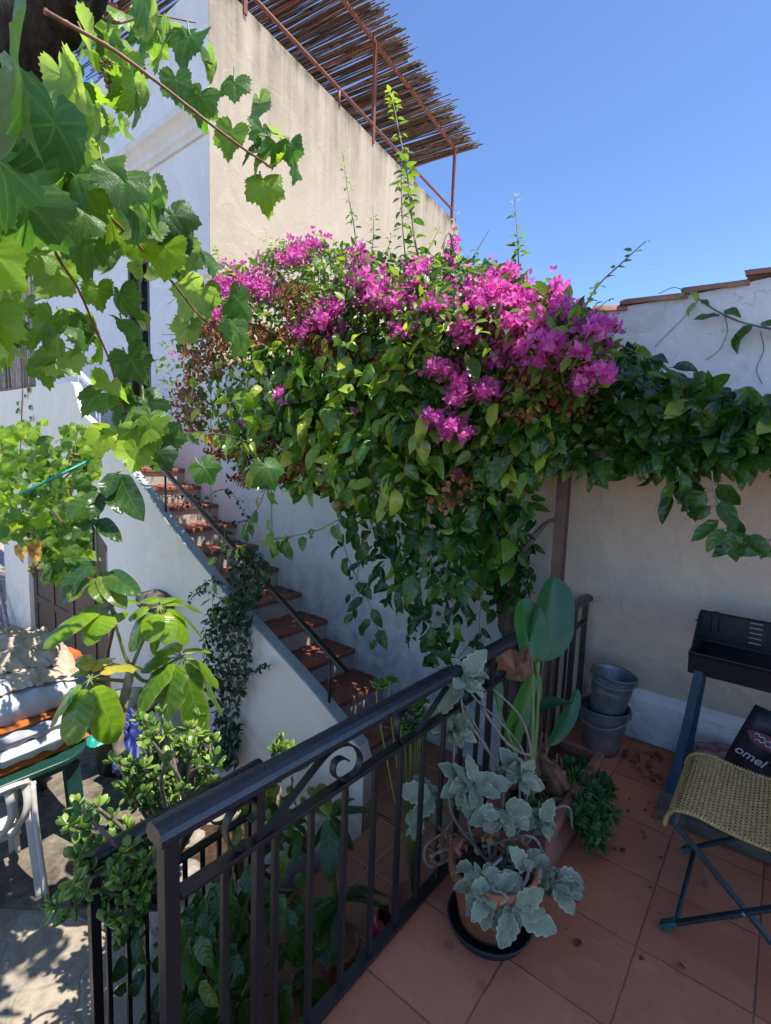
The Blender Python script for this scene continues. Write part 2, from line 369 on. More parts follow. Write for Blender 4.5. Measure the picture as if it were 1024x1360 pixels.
M['door_wood'] = basic('dark_brown_door', (.055, .028, .020), .55, .35, 14)
M['jamb'] = basic('grey_door_reveal', (.30, .30, .32), .8, .2, 8)
M['glass_dark'] = basic('dark_window_pane', (.02, .024, .03), .12, .2, 5)
M['plastic_white'] = basic('white_plastic', (.62, .60, .55), .42, .15, 12, 0, .05)
M['plastic_green'] = basic('green_plastic', (.010, .052, .042), .38, .2, 10, 0, .05)
M['cloth_beige'] = basic('beige_canvas', (.56, .445, .335), .9, .25, 14, 0, .5, .1)
M['cloth_white'] = basic('white_vinyl', (.56, .57, .58), .35, .1, 10, 0, .1)
M['cloth_grey'] = basic('grey_sheet', (.40, .41, .44), .6, .2, 10, 0, .2)
M['cloth_orange'] = basic('rust_orange_cushion', (.48, .14, .035), .8, .3, 20, 0, .3, .1)
M['blue_bag'] = basic('blue_tarpaulin', (.01, .025, .16), .5, .35, 9)
M['dark_pot'] = basic('dark_green_barrel', (.012, .02, .018), .5, .35, 9)
M['teal'] = basic('teal_plastic', (.01, .30, .24), .4, .2, 30)
M['red_tool'] = basic('worn_red_paint', (.28, .03, .035), .5, .6, 25, c2=(.45, .38, .36))
M['red_pot'] = basic('red_glazed_pot', (.30, .025, .035), .35, .3, 9)
M['tan_pot'] = basic('tan_clay_pot', (.36, .17, .09), .7, .35, 9)
M['stone'] = barkmat('rubble_stone', (.13, .11, .09), (.42, .37, .31), 1.0, 9, .7)
M['rail_white'] = basic('rail_white', (.75, .75, .76), .5, .1, 12)
M['bag_black'] = basic('black_paper_bag', (.010, .010, .014), .45, .4, 20)
M['print_grey'] = basic('faded_white_print', (.42, .42, .45), .6, .3, 40)
M['bag_pink'] = basic('pink_print', (.16, .04, .06), .5, .3, 30)
M['paper_red'] = basic('red_paper_sack', (.20, .04, .045), .6, .5, 25, c2=(.36, .24, .24))
M['fruit'] = basic('passion_fruit', (.20, .15, .05), .5, .4, 50)
M['roof_tile'] = basic('barrel_tile', (.42, .19, .11), .8, .5, 9, 0, .4, .2, c2=(.25, .15, .11))
def grapemat():
    t = NT('ripe_grape'); n = t.attr('tone'); c = t.ramp(n, [(0, (.10, .075, .02)), (.6, (.19, .15, .04)), (1, (.22, .22, .06))])
    t.fin(c, .55, spec=.3); t.set(t.p.inputs['Subsurface Weight'], .25); t.p.inputs['Subsurface Radius'].default_value = (.02, .012, .005); t.p.inputs['Subsurface Scale'].default_value = .3
    return t.m
M['grapes'] = grapemat()
def pavemat():
    t = NT('crazy_paving'); p = t.scale(t.pos(), (1, 1, 0))
    q = t.n('ShaderNodeVectorMath', operation='ADD'); t.set(q.inputs[0], p)
    nz = t.noise(p, 3, 3, .5, col=True); sc2 = t.n('ShaderNodeVectorMath', operation='SCALE'); t.set(sc2.inputs[0], nz); sc2.inputs['Scale'].default_value = .22; t.set(q.inputs[1], sc2.outputs[0])
    v = t.n('ShaderNodeTexVoronoi'); v.feature = 'DISTANCE_TO_EDGE'; t.set(v.inputs['Vector'], q.outputs[0]); v.inputs['Scale'].default_value = 2.6
    v2 = t.n('ShaderNodeTexVoronoi'); t.set(v2.inputs['Vector'], q.outputs[0]); v2.inputs['Scale'].default_value = 2.6
    cell = t.sep(v2.outputs['Color'])[0]; n = t.noise(t.pos(), 16, 7, .68); n2 = t.noise(t.pos(), 3, 4, .6)
    st = t.mix(t.math('ADD', t.math('MULTIPLY', cell, .6), t.math('MULTIPLY', n2, .4)), (.44, .36, .265), (.29, .25, .20))
    st = t.mix(t.ramp(n, [(.45, 0.), (.72, .6)]), st, (.14, .12, .10))
    j = t.math('SUBTRACT', 1., t.math('DIVIDE', v.outputs['Distance'], .045, clamp=True))
    col = t.mix(t.math('MULTIPLY', j, .75), st, (.36, .32, .265))
    return t.fin(col, .9, t.bump(t.math('SUBTRACT', t.math('MULTIPLY', n, .9), t.math('MULTIPLY', j, .5)), .8, .02), spec=.2)
M['paving'] = pavemat()

# ------------------------------------------------------------------ leaf templates and scattering
def ovate(L=1., W=.55, fold=.2, curl=.5, ny=5, nx=2, pk=.42, wav=0., tipp=1.0):
    ts = np.linspace(0, 1, ny+1); us = np.linspace(-1, 1, 2*nx+1); V = []; lu = []; lv = []
    y = z = 0.
    a = pk; b = 1-pk
    for i, t in enumerate(ts):
        if i: an = curl*(t-.5/ny); y += L/ny*cos(an); z -= L/ny*sin(an)
        an = curl*t
        w = W/2*((max(t, 1e-4)/a)**(a*1.25))*((max(1-t, 1e-4)/b)**(b*1.25*tipp))
        if i == 0: w = W*.03
        if i == ny: w = W*.015
        for u in us:
            h = fold*abs(u)*w+wav*sin(t*9+u*2)*w*abs(u)
            V.append((u*w*(1-.15*fold), y+sin(an)*h, z+cos(an)*h)); lu.append(u); lv.append(t)
    F = []; c = len(us)
    for i in range(ny):
        for j in range(c-1): F.append((i*c+j, i*c+j+1, (i+1)*c+j+1, (i+1)*c+j))
    return np.array(V), F, np.array(lu), np.array(lv)

def grape_tpl(cup=.25, wave=.1, seed=0, droop=.3):
    rs = np.random.default_rng(seed); n = 78; th = np.arange(n)*2*pi/n-pi     # -pi..pi, 0 = tip
    lob = [(0, .24, .36), (1.0, .17, .34), (-1.0, .17, .34), (2.05, .10, .38), (-2.05, .10, .38)]
    r = np.full(n, .50)
    for a, k, s_ in lob: r += k*np.exp(-((th-a)/s_)**2)*(1+rs.uniform(-.15, .15))
    r *= 1-.70*np.exp(-((np.abs(th)-pi)/.28)**2)
    r *= 1+.085*(((np.arange(n) % 3) == 0)*1.0-.4)+rs.uniform(-.02, .02, n)
    ax = np.array([0, 1.0, -1.0, 2.05, -2.05]); dist = np.min(np.abs(th[:, None]-ax[None, :]), axis=1)
    V = [(0, 0, 0)]; lu = [0.]; lv = [0.]; rings = (.33, .68, 1.0)
    ph = rs.uniform(0, 6)
    for q in rings:
        rr = r*q
        x = rr*np.sin(th); y = rr*np.cos(th)
        z = -cup*(rr**2)+wave*np.sin(2*th+ph)*rr**2*1.6+.05*rr*np.sin(5*th)-droop*np.maximum(y, 0)**2
        for i in range(n): V.append((x[i], y[i], z[i])); lu.append(min(1., dist[i]*q*2.2)); lv.append(q*.99)
    F = []
    for i in range(n):
        k = (i+1) % n; F.append((0, 1+i, 1+k))
        for j in range(len(rings)-1): F.append((1+j*n+i, 1+(j+1)*n+i, 1+(j+1)*n+k, 1+j*n+k))
    V = np.array(V); V[:, 1] -= 0; V[:, 0] *= 1.08
    return V, [f[::-1] for f in F], np.array(lu), np.array(lv)

def scallop_tpl(seed=0, curl=.4, fold=.15):
    rs = np.random.default_rng(seed); ny, nx = 18, 3; ts = np.linspace(0, 1, ny+1); us = np.linspace(-1, 1, 2*nx+1); V = []; lu = []; lv = []
    y = z = 0.
    for i, t in enumerate(ts):
        if i: an = curl*(t-.5/ny)*1.4; y += 1/ny*cos(an); z -= 1/ny*sin(an)
        an = curl*t*1.4
        w = .29*((max(t, 1e-3)/.33)**.42)*((max(1-t, 1e-3)/.67)**.72)
        if t < .12: w = .05+.9*t
        w *= 1+(.30 if t > .1 else 0)*(abs(sin(t*pi*4.5+.3))-.5)
        if i == ny: w = .02
        for u in us:
            h = (fold*abs(u)**1.5+.05*sin(t*11+u*3))*w*1.6
            V.append((u*w, y+sin(an)*h, z+cos(an)*h)); lu.append(u); lv.append(t)
    F = []; c = len(us)
    for i in range(ny):
        for j in range(c-1): F.append((i*c+j, i*c+j+1, (i+1)*c+j+1, (i+1)*c+j))
    return np.array(V), F, np.array(lu), np.array(lv)

def jade_tpl():
    V = []; F = []; seg = 8
    ts = [0., .12, .35, .62, .85, 1.]; ws = [.05, .13, .26, .33, .24, .02]; hs = [.03, .06, .10, .11, .08, .01]
    for t, w_, h in zip(ts, ws, hs):
        for j in range(seg): a = 2*pi*j/seg; V.append((w_*cos(a), t, h*sin(a)+.18*t*t))
    for i in range(len(ts)-1):
        for j in range(seg):
            k = (j+1) % seg; F.append((i*seg+j, i*seg+k, (i+1)*seg+k, (i+1)*seg+j))
    lu = np.tile(np.cos(np.arange(seg)*2*pi/seg), len(ts)); lv = np.repeat(ts, seg)
    return np.array(V), [f[::-1] for f in F], lu, lv

def basis(tip, nor):
    tip = tip/np.linalg.norm(tip, axis=1)[:, None]
    nor = nor-tip*np.sum(nor*tip, axis=1)[:, None]
    bad = np.linalg.norm(nor, axis=1) < 1e-3; nor[bad] = np.cross(tip[bad], [1., .2, .3])
    nor = nor/np.linalg.norm(nor, axis=1)[:, None]
    return np.stack([np.cross(tip, nor), tip, nor], axis=2)
def scatter(mb, tpls, pos, tip, nor, size, tone):
    pos = np.asarray(pos, float); N = len(pos)
    if N == 0: return
    B = basis(np.asarray(tip, float).copy(), np.asarray(nor, float).copy())*np.broadcast_to(np.asarray(size, float), (N,))[:, None, None]
    k = rng.integers(0, len(tpls), N); tone = np.clip(np.broadcast_to(np.asarray(tone, float), (N,)), 0, 1)
    for i, t in enumerate(tpls):
        q = k == i; mb.inst(t, B[q], pos[q], tone[q])
def rnd(N, s=1.): return rng.normal(0, s, (N, 3))

OV = [ovate(1, .50, .25, .7, 7, 2, tipp=1.25), ovate(1, .42, .45, 1.2, 7, 2, wav=.15, tipp=1.3), ovate(1, .56, .15, .35, 7, 2, wav=.25, tipp=1.2), ovate(1, .46, .6, .9, 7, 2, wav=.3, tipp=1.3), ovate(1, .50, .35, -.3, 7, 2, wav=.2, tipp=1.2), ovate(1, .44, .3, 1.7, 7, 2, wav=.2, tipp=1.3), ovate(1, .60, .2, .6, 7, 2, pk=.36, wav=.2, tipp=1.2)]
OVS = [ovate(1, .52, .3, .4, 4, 1, tipp=1.2), ovate(1, .44, .45, .8, 4, 1, tipp=1.3), ovate(1, .58, .15, .2, 4, 1, tipp=1.2)]
BR = [ovate(1, .82, .5, .5, 3, 1, tipp=.9), ovate(1, .9, .3, -.4, 3, 1, tipp=.9), ovate(1, .75, .7, .2, 3, 1)]
GR = [grape_tpl(.25, .12, 1), grape_tpl(.5, .2, 2, .5), grape_tpl(.1, .25, 3, .2), grape_tpl(-.2, .15, 4, .7), grape_tpl(.7, .1, 5, .4)]
SC = [scallop_tpl(1, .35), scallop_tpl(2, .7, .3), scallop_tpl(3, .15, .1)]
JD = [jade_tpl()]

def inpoly(P, poly):
    x, y = P[:, 0], P[:, 1]; r = np.zeros(len(P), bool); n = len(poly)
    for i in range(n):
        (x1, y1), (x2, y2) = poly[i], poly[(i+1) % n]
        c = ((y1 > y) != (y2 > y)) & (x < (x2-x1)*(y-y1)/(y2-y1+1e-9)+x1); r ^= c
    return r
def sample(poly, N):
    poly = np.array(poly, float); lo, hi = poly.min(0), poly.max(0); out = np.zeros((0, 2))
    while len(out) < N:
        P = rng.uniform(lo, hi, (N*3, 2)); out = np.vstack([out, P[inpoly(P, poly)]])
    return out[:N]
def rays(P): P = np.asarray(P, float); return CR[None]*((P[:, 0]-512)/FPX)[:, None]-CU[None]*((P[:, 1]-680)/FPX)[:, None]+CF[None]
def place_y(P, Y): d = rays(P); return CO+d*(Y/d[:, 1])[:, None]
def place_d(P, D): return CO+rays(P)*np.asarray(D)[:, None]
def spline(pts, n=24):
    P = np.asarray(pts, float)
    if len(P) < 3: return np.array([P[0]+(P[-1]-P[0])*t for t in np.linspace(0, 1, n)])
    Q = np.vstack([2*P[0]-P[1], P, 2*P[-1]-P[-2]]); out = []; k = len(P)-1
    for t in np.linspace(0, k-1e-6, n):
        i = int(t); f = t-i; a, b, c, d = Q[i:i+4]
        out.append(.5*((2*b)+(-a+c)*f+(2*a-5*b+4*c-d)*f*f+(-a+3*b-3*c+d)*f**3))
    return np.array(out)

# ================================================================== SETTING
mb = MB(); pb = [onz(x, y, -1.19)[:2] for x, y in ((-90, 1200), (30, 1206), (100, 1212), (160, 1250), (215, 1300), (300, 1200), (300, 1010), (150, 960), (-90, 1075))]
M['shade_stone'] = barkmat('shade_dark_stone', (.05, .04, .03), (.26, .215, .165), 1.0, 6, .9)
mb.prism([tuple(q) for q in pb], 2, -1.25, -1.185); g = mb.build('shade_patch', M['shade_stone'], smooth=False); tag(g, kind='structure')  # dark stony sheet standing in for the shade under table and chair
mb = MB(); mb.box((-10, 10, -1.3), (120, 120, .2)); g = mb.build('courtyard_ground', M['paving'], smooth=False); tag(g, kind='structure')
mb = MB(); mb.box((1.27, .175, -.35), (4.5, 6.35, .70)); g = mb.build('terrace_floor', M['terrace'], smooth=False); tag(g, kind='structure')
mb = MB(); mb.box((-1.42, .20, -.925), (.884, 4.4, .55)); mb.box((-1.64, 2.879, -.925), (1.324, .942, .55)); g = mb.build('landing_floor', M['landing'], smooth=False); tag(g, kind='structure')
# added unseen slab on four posts, put in to keep sun off the terrace
mb = MB(); mb.box((2.45, 1.25, 6.12), (3.7, 5.1, .2))
for x in (1.5, 4.1):
    for y in (-.9, 3.0): mb.box((x, y, 3.01), (.12, .12, 6.02))
g = mb.build('sun_block_slab', M['wall_white'], smooth=False); tag(g, kind='structure')

# ---- garden wall behind the terrace and the stairs
YW = 3.35
gw = thing('garden_wall', 'tall white stuccoed garden wall with terracotta tiles along its top, behind the barbecue', 'wall', (-2, YW, -1.2))
mb = MB(); mb.prism([(-5.29, -1.25), (1.29, -1.25), (1.29, 2.785), (.4, 2.73), (-.28, 2.668), (-.57, 2.645), (-1.0, 2.632), (-5.29, 2.622)], 1, YW, YW+.3)
mb.build('wall_face', M['wall_terrace'], gw, smooth=False)
mb = MB()
mb.prism([(YW-.05, .002), (YW-.05, .26), (YW-.03, .29), (YW+.0, .315), (YW+.0, .002)], 0, -.72, 1.29); mb.build('wall_footing', M['wall_base'], gw, smooth=False, bevel=.012)
mb = MB(); segs = [(-5.28+.42*q, -5.28+.42*q+.46, 2.625) for q in range(10)]+[(-1.07, -.86, 2.632), (-.90, -.55, 2.645), (-.58, -.265, 2.66), (-.29, .06, 2.70), (.03, .42, 2.73), (.4, .8, 2.76), (.78, 1.28, 2.78)]
for xa, xb, zt in segs:
    n = 9; V = []; tl_ = rng.normal(0, .006)
    for e, x, zz in ((0, xa, .012), (1, xb, -.002+tl_)):
        for q in (1, .8):
            for j in range(n):
                a = pi*j/(n-1); V.append((x+rng.normal(0, .004), YW+.13+cos(a)*.155*q, zt+zz-.012+sin(a)*.058*q+rng.normal(0, .0015)))
    F = []
    for j in range(n-1):
        F += [(j, j+1, 2*n+j+1, 2*n+j), (n+j, 3*n+j, 3*n+j+1, n+j+1), (j, n+j, n+j+1, j+1), (2*n+j, 2*n+j+1, 3*n+j+1, 3*n+j)]
    mb.add(V, F)
mb.build('roof_tiles', M['roof_tile'], gw)

# ---- house with the roof terrace
AH = radians(7.4); HC = np.array([-5.3, YW, 0]); HU = np.array([-sin(AH), cos(AH), 0]); HN = np.array([cos(AH), sin(AH), 0])
def hw(s_, z, off=0): return HC+HU*s_+HN*off+np.array([0, 0, z])
house = thing('house', 'cream and white house with a cornice and a stained parapet, beside the outside stairs', 'house', (-7, 5, -1.2))
mb = MB(); e_ = hw(6.62, 0); e2_ = e_-HN*.25
mb.prism([(-5.3, YW), (e_[0], e_[1]), (e2_[0], e2_[1]), (-5.56, YW+.30)], 2, -1.25, 6.7); mb.build('side_wall', M['wall_cream'], house, smooth=False)
# front wall with a door opening
mb = MB(); DX0, DX1, DZ0, DZ1 = -7.27, -6.68, 1.82, 4.12; XL = -9.6; F0, F1 = YW, YW+.28
mb.prism([(DX1, F0), (-5.304, F0), (-5.56, F1), (DX1, F1)], 2, -1.25, 6.698)
for a, b, c, d in ((XL, DX0, -1.25, 6.7), (DX0, DX1, DZ1, 6.7), (DX0, DX1, -1.25, DZ0)):
    mb.box(((a+b)/2, (F0+F1)/2, (c+d)/2), (b-a, F1-F0, d-c))
mb.build('front_wall', M['blue_wall'], house, smooth=False)
mb = MB(); pr = [(0, 5.12), (-.03, 5.12), (-.03, 5.17), (-.06, 5.20), (-.06, 5.26), (-.12, 5.33), (-.16, 5.36), (-.16, 5.44), (-.10, 5.46), (0, 5.58)]
mb.prism([(YW-.002+a, z) for a, z in pr], 0, XL, -5.30); mb.build('cornice', M['cornice'], house, smooth=False)
mb = MB(); V = [hw(-.02, 6.68), hw(6.62, 6.68), hw(6.62, 6.70), hw(-.02, 6.70)]
mb.box((-7.95, 6.4, 5.9), (2.9, 5.4, .2)); mb.build('roof_slab', M['wall_white'], house, smooth=False)
dr = MB(); dr.box(((DX0+DX1)/2, YW+.2, 2.97), (DX1-DX0, .05, DZ1-DZ0)); dp = dr.build('door', M['door_wood'], house, smooth=False, bevel=.004)
mb = MB(); mb.box(((DX0+DX1)/2, YW+.17, 3.75), (.42, .02, .5)); mb.box(((DX0+DX1)/2, YW+.17, 2.95), (.42, .02, .8)); mb.build('pane', M['glass_dark'], dp, smooth=False)
mb = MB()
for xx in (DX0+.03, DX1-.03): mb.box((xx, YW+.05, 2.97), (.06, .1, DZ1-DZ0-.01))
mb.box(((DX0+DX1)/2, YW+.05, DZ1-.035), (DX1-DX0-.125, .1, .06)); mb.box(((DX0+DX1)/2, YW+.1, 3.43), (DX1-DX0-.125, .08, .06)); mb.build('frame', M['door_wood'], dp, smooth=False)
# pale block further left
blk = tag(MB().box((-11.2, 5.0, 1.4), (3.2, 2.2, 6.4)).build('outbuilding', M['blue_wall'], smooth=False, bevel=.02), 'plain white stuccoed outbuilding behind the grape leaves, left of the house door', 'building')

# ---- roof pergola of dry reeds + railing
pg = thing('reed_pergola', 'brown dry reed sunshade on a rusty tube frame over the roof terrace', 'pergola', hw(3, 6.5))
mb = MB(); s_ = -1.2
while s_ < 6.55:
    for lay in range(2):
        o1 = .33+rng.normal(0, .09); o0 = -4.6+rng.normal(0, .2); z0 = 8.13+rng.normal(0, .012)+lay*.014
        sk = rng.normal(0, .05); gap = rng.uniform()
        if gap < .10: continue
        a = hw(s_+sk, z0+rng.normal(0, .01), o1); b = hw(s_-sk+rng.normal(0, .03), z0+rng.normal(0, .012), o0)
        mid = (a+b)/2+np.array([0, 0, rng.normal(0, .02)])+HU*rng.normal(0, .025)
        mb.tube(spline([a, mid, b], 6), rng.uniform(.006, .014), 5, True, rng.uniform(0, 1))
    s_ += rng.uniform(.016, .034)
mb.build('reed_mat', M['reed'], pg)
mb = MB()
for off in (0, -1.5, -3.0): mb.bar(hw(-1.2, 8.08, off), hw(6.45, 8.08, off), .05, .05)
mb.build('beam', M['rust'], pg, smooth=False)
mb = MB()
for q in (.9, 2.0, 3.15, 4.3, 6.40): mb.bar(hw(q, 8.052, -.0)-HN*4.4, hw(q, 8.052, .02), .03, .03)
mb.build('crossbar', M['rust'], pg, smooth=False)
for q in (.5, 3.2, 6.28):
    mb = MB(); mb.bar(hw(q, 6.62), hw(q, 8.05), .05, .05, up=(1, 0, 0)); mb.build('post', M['rust'], pg, smooth=False)
rr = thing('roof_railing', 'rusty red tube rail running along the parapet under the reed sunshade', 'railing', hw(3, 6.7))
mb = MB(); mb.tube([hw(-.6, 6.9, .0), hw(6.28, 6.88, .0)], .024, 8); mb.build('rail', M['rust'], rr)
for q in (.2, 2.3, 4.6):
    mb = MB(); mb.tube([hw(q, 6.66), hw(q, 6.88)], .02, 8); mb.build('post', M['rust'], rr)

# ---- staircase
st = thing('staircase', 'outdoor staircase with terracotta treads and white risers against the garden wall', 'stairs', (-4, 3, -.65))
NX = lambda i: -2.62-.363*i
NZ = lambda i: -.27+.19*i
body = MB()
for i in range(-1, 12):
    mb = MB(); x1 = NX(i)+.025; x0 = NX(i+1)-.002; z = NZ(i)
    if i == 11: x0 = -9.5
    mb.box(((x0+x1)/2, (2.49+YW)/2, z-.022), (x1-x0, YW-2.496, .044)); mb.build('tread', M['tread'], st, smooth=False, bevel=.012, seg=3)
    body.box(((x0+NX(i))/2, (2.49+YW)/2, (z-.046+-1.24)/2), (NX(i)-x0-.001, YW-2.50, z-.046+1.24))
body.build('riser', M['riser'], st, smooth=False)

# ---- stair side wall with the door opening
sw = thing('stair_wall', 'sloping white stuccoed side wall of the outdoor stairs with a grey painted top', 'wall', (-4.5, 2.49, -1.2))
top = [(-2.02, -.34), (-2.06, -.24), (-2.22, -.16), (-2.56, .025), (-2.9, .18), (-3.3, .365), (-3.7, .56), (-4.1, .775), (-4.5, .99), (-4.98, 1.30), (-5.5, 1.58), (-6.1, 1.92)]
top += [(-6.45, 2.06), (-6.54, 2.20), (-6.60, 2.36), (-6.64, 2.40), (-6.70, 2.42), (-9.62, 2.44)]
pro = [(-2.02, -1.24)]+top+[(-9.62, -1.24), (-8.50, -1.24), (-8.50, .85), (-6.9, 1.08), (-6.70, 1.05), (-5.84, .58), (-5.84, -1.24)]
mb = MB(); mb.prism(pro, 1, 2.40, 2.486); o = mb.build('wall_face', M['wall_string'], sw, smooth=False)
bm = bmesh.new(); bm.from_mesh(o.data); bmesh.ops.triangulate(bm, faces=[f for f in bm.faces if len(f.verts) > 4]); bmesh.ops.recalc_face_normals(bm, faces=bm.faces); bm.to_mesh(o.data); bm.free()
mb = MB(); T = np.array(top[1:12]); V = []; n = len(T)
for x, z in T: V += [(x, 2.392, z-.004), (x, 2.398, z+.006), (x, 2.489, z+.006), (x, 2.492, z-.004)]
F = []
for i in range(n-1):
    for j in range(3): F.append((i*4+j, i*4+j+1, (i+1)*4+j+1, (i+1)*4+j))
mb.add(V, F); mb.build('wall_cap', M['cap_grey'], sw, smooth=False)
ud = thing('cellar_door', 'dark brown panelled wooden door under the stairs', 'door', (-7.2, 2.56, -1.2))
mb = MB(); mb.box((-7.17, 2.475, -.1), (2.64, .02, 2.36)); mb.build('door_leaf', M['door_wood'], ud, smooth=False)
mb = MB()
for xx in (-8.42, -7.75, -7.08, -6.42, -5.98): mb.box((xx, 2.46, -.1), (.12, .016, 2.3))
for zz in (-1.1, -.55, .05, .85): mb.box((-7.17, 2.461, zz), (2.5, .013, .10))
mb.build('door_frame', M['door_wood'], ud, smooth=False)
mb = MB(); mb.box((-5.865, 2.434, -.34), (.044, .064, 1.70)); mb.build('door_jamb', M['jamb'], ud, smooth=False)

# ---- stair handrail
SY_ = 2.445
hr = thing('stair_handrail', 'black flat iron handrail on thin posts along the outdoor stairs', 'handrail', (-3.5, 2.5, 0))
p0, p1 = ony(460, 893, SY_), ony(206, 611, SY_)
mb = MB(); mb.bar(p0, p1, .045, .028); mb.build('rail', M['iron'], hr, smooth=False, bevel=.006)
for a in ((438, 945, 878), (219, 690, 630)):
    b, t_ = ony(a[0], a[1], SY_), ony(a[0]+.5, a[2], SY_); f = (t_[0]-p0[0])/(p1[0]-p0[0]); zt = p0[2]+f*(p1[2]-p0[2])-.012
    mb = MB(); mb.tube([(t_[0], SY_, b[2]-.05), (t_[0], SY_, zt)], .010, 8); mb.build('post', M['iron'], hr)
wh = thing('white_handrail', 'white handrail on the upper stairs beside the house door', 'handrail', (-6, 2.5, 1.5))
q0, q1 = ony(170, 562, 2.52), ony(100, 490, 2.52)
mb = MB(); mb.bar(q0, q1, .05, .05); mb.build('rail', M['rail_white'], wh, smooth=False, bevel=.006)  # plain white rail, roughly continuing the line of the black one
for f in (.15, .55, .9):
    p = q0+(q1-q0)*f; mb = MB(); mb.box((p[0], p[1], p[2]-.42), (.035, .035, .80)); mb.build('post', M['rail_white'], wh, smooth=False)

# ---- railings
def railing(name, label, X, y0, y1, zb, zh, zm, posts, bals, scr, cat='railing', base=True):
    t = thing(name, label, cat, (X, y0, zb))
    H = lambda y: zh[0]+(zh[1]-zh[0])*(y-y0)/(y1-y0)
    Mi = lambda y: zm[0]+(zm[1]-zm[0])*(y-y0)/(y1-y0)
    prof = [(-.034, -.008), (-.034, .006), (-.028, .018), (-.016, .026), (.0, .029), (.016, .026), (.028, .018), (.034, .006), (.034, -.008), (.024, -.018), (-.024, -.018)]
    mb = MB(); n = len(prof); V = [(X+a, y0-.03, H(y0)+b) for a, b in prof]+[(X+a, y1+.03, H(y1)+b) for a, b in prof]
    mb.add(V, [tuple(range(n))[::-1], tuple(range(n, 2*n))]+[(i, (i+1) % n, n+(i+1) % n, n+i) for i in range(n)])
    o = mb.build('handrail', M['iron_cap'], t, smooth=False, bevel=.003)
    mb = MB(); mb.bar((X, y0+.02, Mi(y0)), (X, y1-.02, Mi(y1)), .036, .014); mb.build('mid_rail', M['iron'], t, smooth=False, bevel=.002)
    if base: mb = MB(); mb.bar((X, y0+.02, zb+.02), (X, y1-.02, zb+.02), .04, .018); mb.build('bottom_rail', M['iron'], t, smooth=False, bevel=.002)
    for y, w_ in posts:
        mb = MB(); z1 = H(y)-.012; z0 = zb+.0; mb.box((X, y, (z0+z1)/2), (w_, w_, z1-z0)); mb.build('post', M['iron'], t, smooth=False, bevel=.002)
    for y in bals:
        z1 = Mi(y)-.008; z0 = zb+.028; mb = MB(); mb.box((X, y, (z0+z1)/2), (.016, .016, z1-z0)); mb.build('baluster', M['iron'], t, smooth=False, bevel=.0015)
    for dy, dz, flip in scr:
        P = [onx(a, b, -.95)[1:] for a, b in ((331, 1090), (338, 1082), (341, 1071), (332, 1063), (317, 1068), (304, 1084), (299, 1103), (304, 1120), (317, 1127), (332, 1122), (348, 1109), (380, 1069), (425, 1011), (443, 994), (460, 988), (473, 994), (478, 1007), (473, 1023), (460, 1034), (447, 1033), (442, 1023), (445, 1011), (454, 1006), (461, 1009))]
        P = np.array(P); z_ref = np.array([-.0 for _ in P])
        P = np.array([(X, p[0]+dy, p[1]+dz+(H(p[0]+dy)-H(p[0]))) for p in P])
        S = spline(P, 90); mb = MB(); V = []
        T = np.gradient(S, axis=0); T /= np.linalg.norm(T, axis=1)[:, None]; N = np.stack([np.zeros(len(S)), -T[:, 2], T[:, 1]], 1)
        for s1, n1 in zip(S, N): V += [s1+n1*.0028+np.array([.011, 0, 0]), s1+n1*.0028-np.array([.011, 0, 0]), s1-n1*.0028-np.array([.011, 0, 0]), s1-n1*.0028+np.array([.011, 0, 0])]
        F = [(0, 1, 2, 3)]
        for i in range(len(S)-1):
            for j in range(4): k = (j+1) % 4; F.append((i*4+j, (i+1)*4+j, (i+1)*4+k, i*4+k))
        F.append(tuple((len(S)-1)*4+j for j in (3, 2, 1, 0)))
        mb.add(V, F); mb.build('scroll', M['iron'], t, smooth=False)
    return t
by = [.6315+.1387*i for i in range(20)]
posts = [(.495, .034), (.728, .024), (1.99, .024), (3.10, .03), (3.31, .03)]
bals = [y for y in by if .55 < y < 3.27 and min(abs(y-p[0]) for p in posts) > .045]+[.783]
railing('terrace_railing', 'black wrought iron railing with scrolls along the edge of the tiled terrace', -.95, .495, 3.32, .0, (.90, .815), (.735, .672), posts, bals,
        [(0, 0, 0), (.66, -.004, 0), (1.30, -.004, 0), (1.93, -.004, 0)])
railing('landing_railing', 'black iron railing half hidden by the jade plant, below and behind the terrace railing', -1.80, .645, 1.36, -.65, (.24, .24), (.02, .02),
        [(.66, .034), (1.33, .034)], [.705, .775, .845, .93, 1.01, 1.09, 1.17, 1.25], [(.13, -.66, 0)])

# ---- terrace pergola over the barbecue
pl = thing('pergola_frame', 'brown timber post and beam carrying the leafy vine over the barbecue', 'pergola', (-.98, 2.86, 0))
mb = MB(); b0 = onz(727, 988, 0.0); mb.box((-.985, 2.84, .86), (.062, .062, 1.715)); mb.build('post', M['brown_post'], pl, smooth=False, bevel=.004)
mb = MB(); mb.box((.0, 2.84, 1.745), (2.2, .07, .055)); mb.build('beam', M['brown_post'], pl, smooth=False, bevel=.004)
for xx in (-.9, -.3, .3, .9):
    mb = MB(); mb.box((xx, 3.07, 1.795), (.045, .555, .04)); mb.build('rafter', M['brown_post'], pl, smooth=False)

# ================================================================== PLANTS
UP = np.array([0, 0, 1.]); OUT = np.array([.05, -1., .35])
def wob(P, k): # smooth pseudo noise on pixel positions
    return .5+.25*np.sin(P[:, 0]/k*2.1+P[:, 1]/k*1.3)+.25*np.sin(P[:, 0]/k*.9-P[:, 1]/k*2.7+1.7)

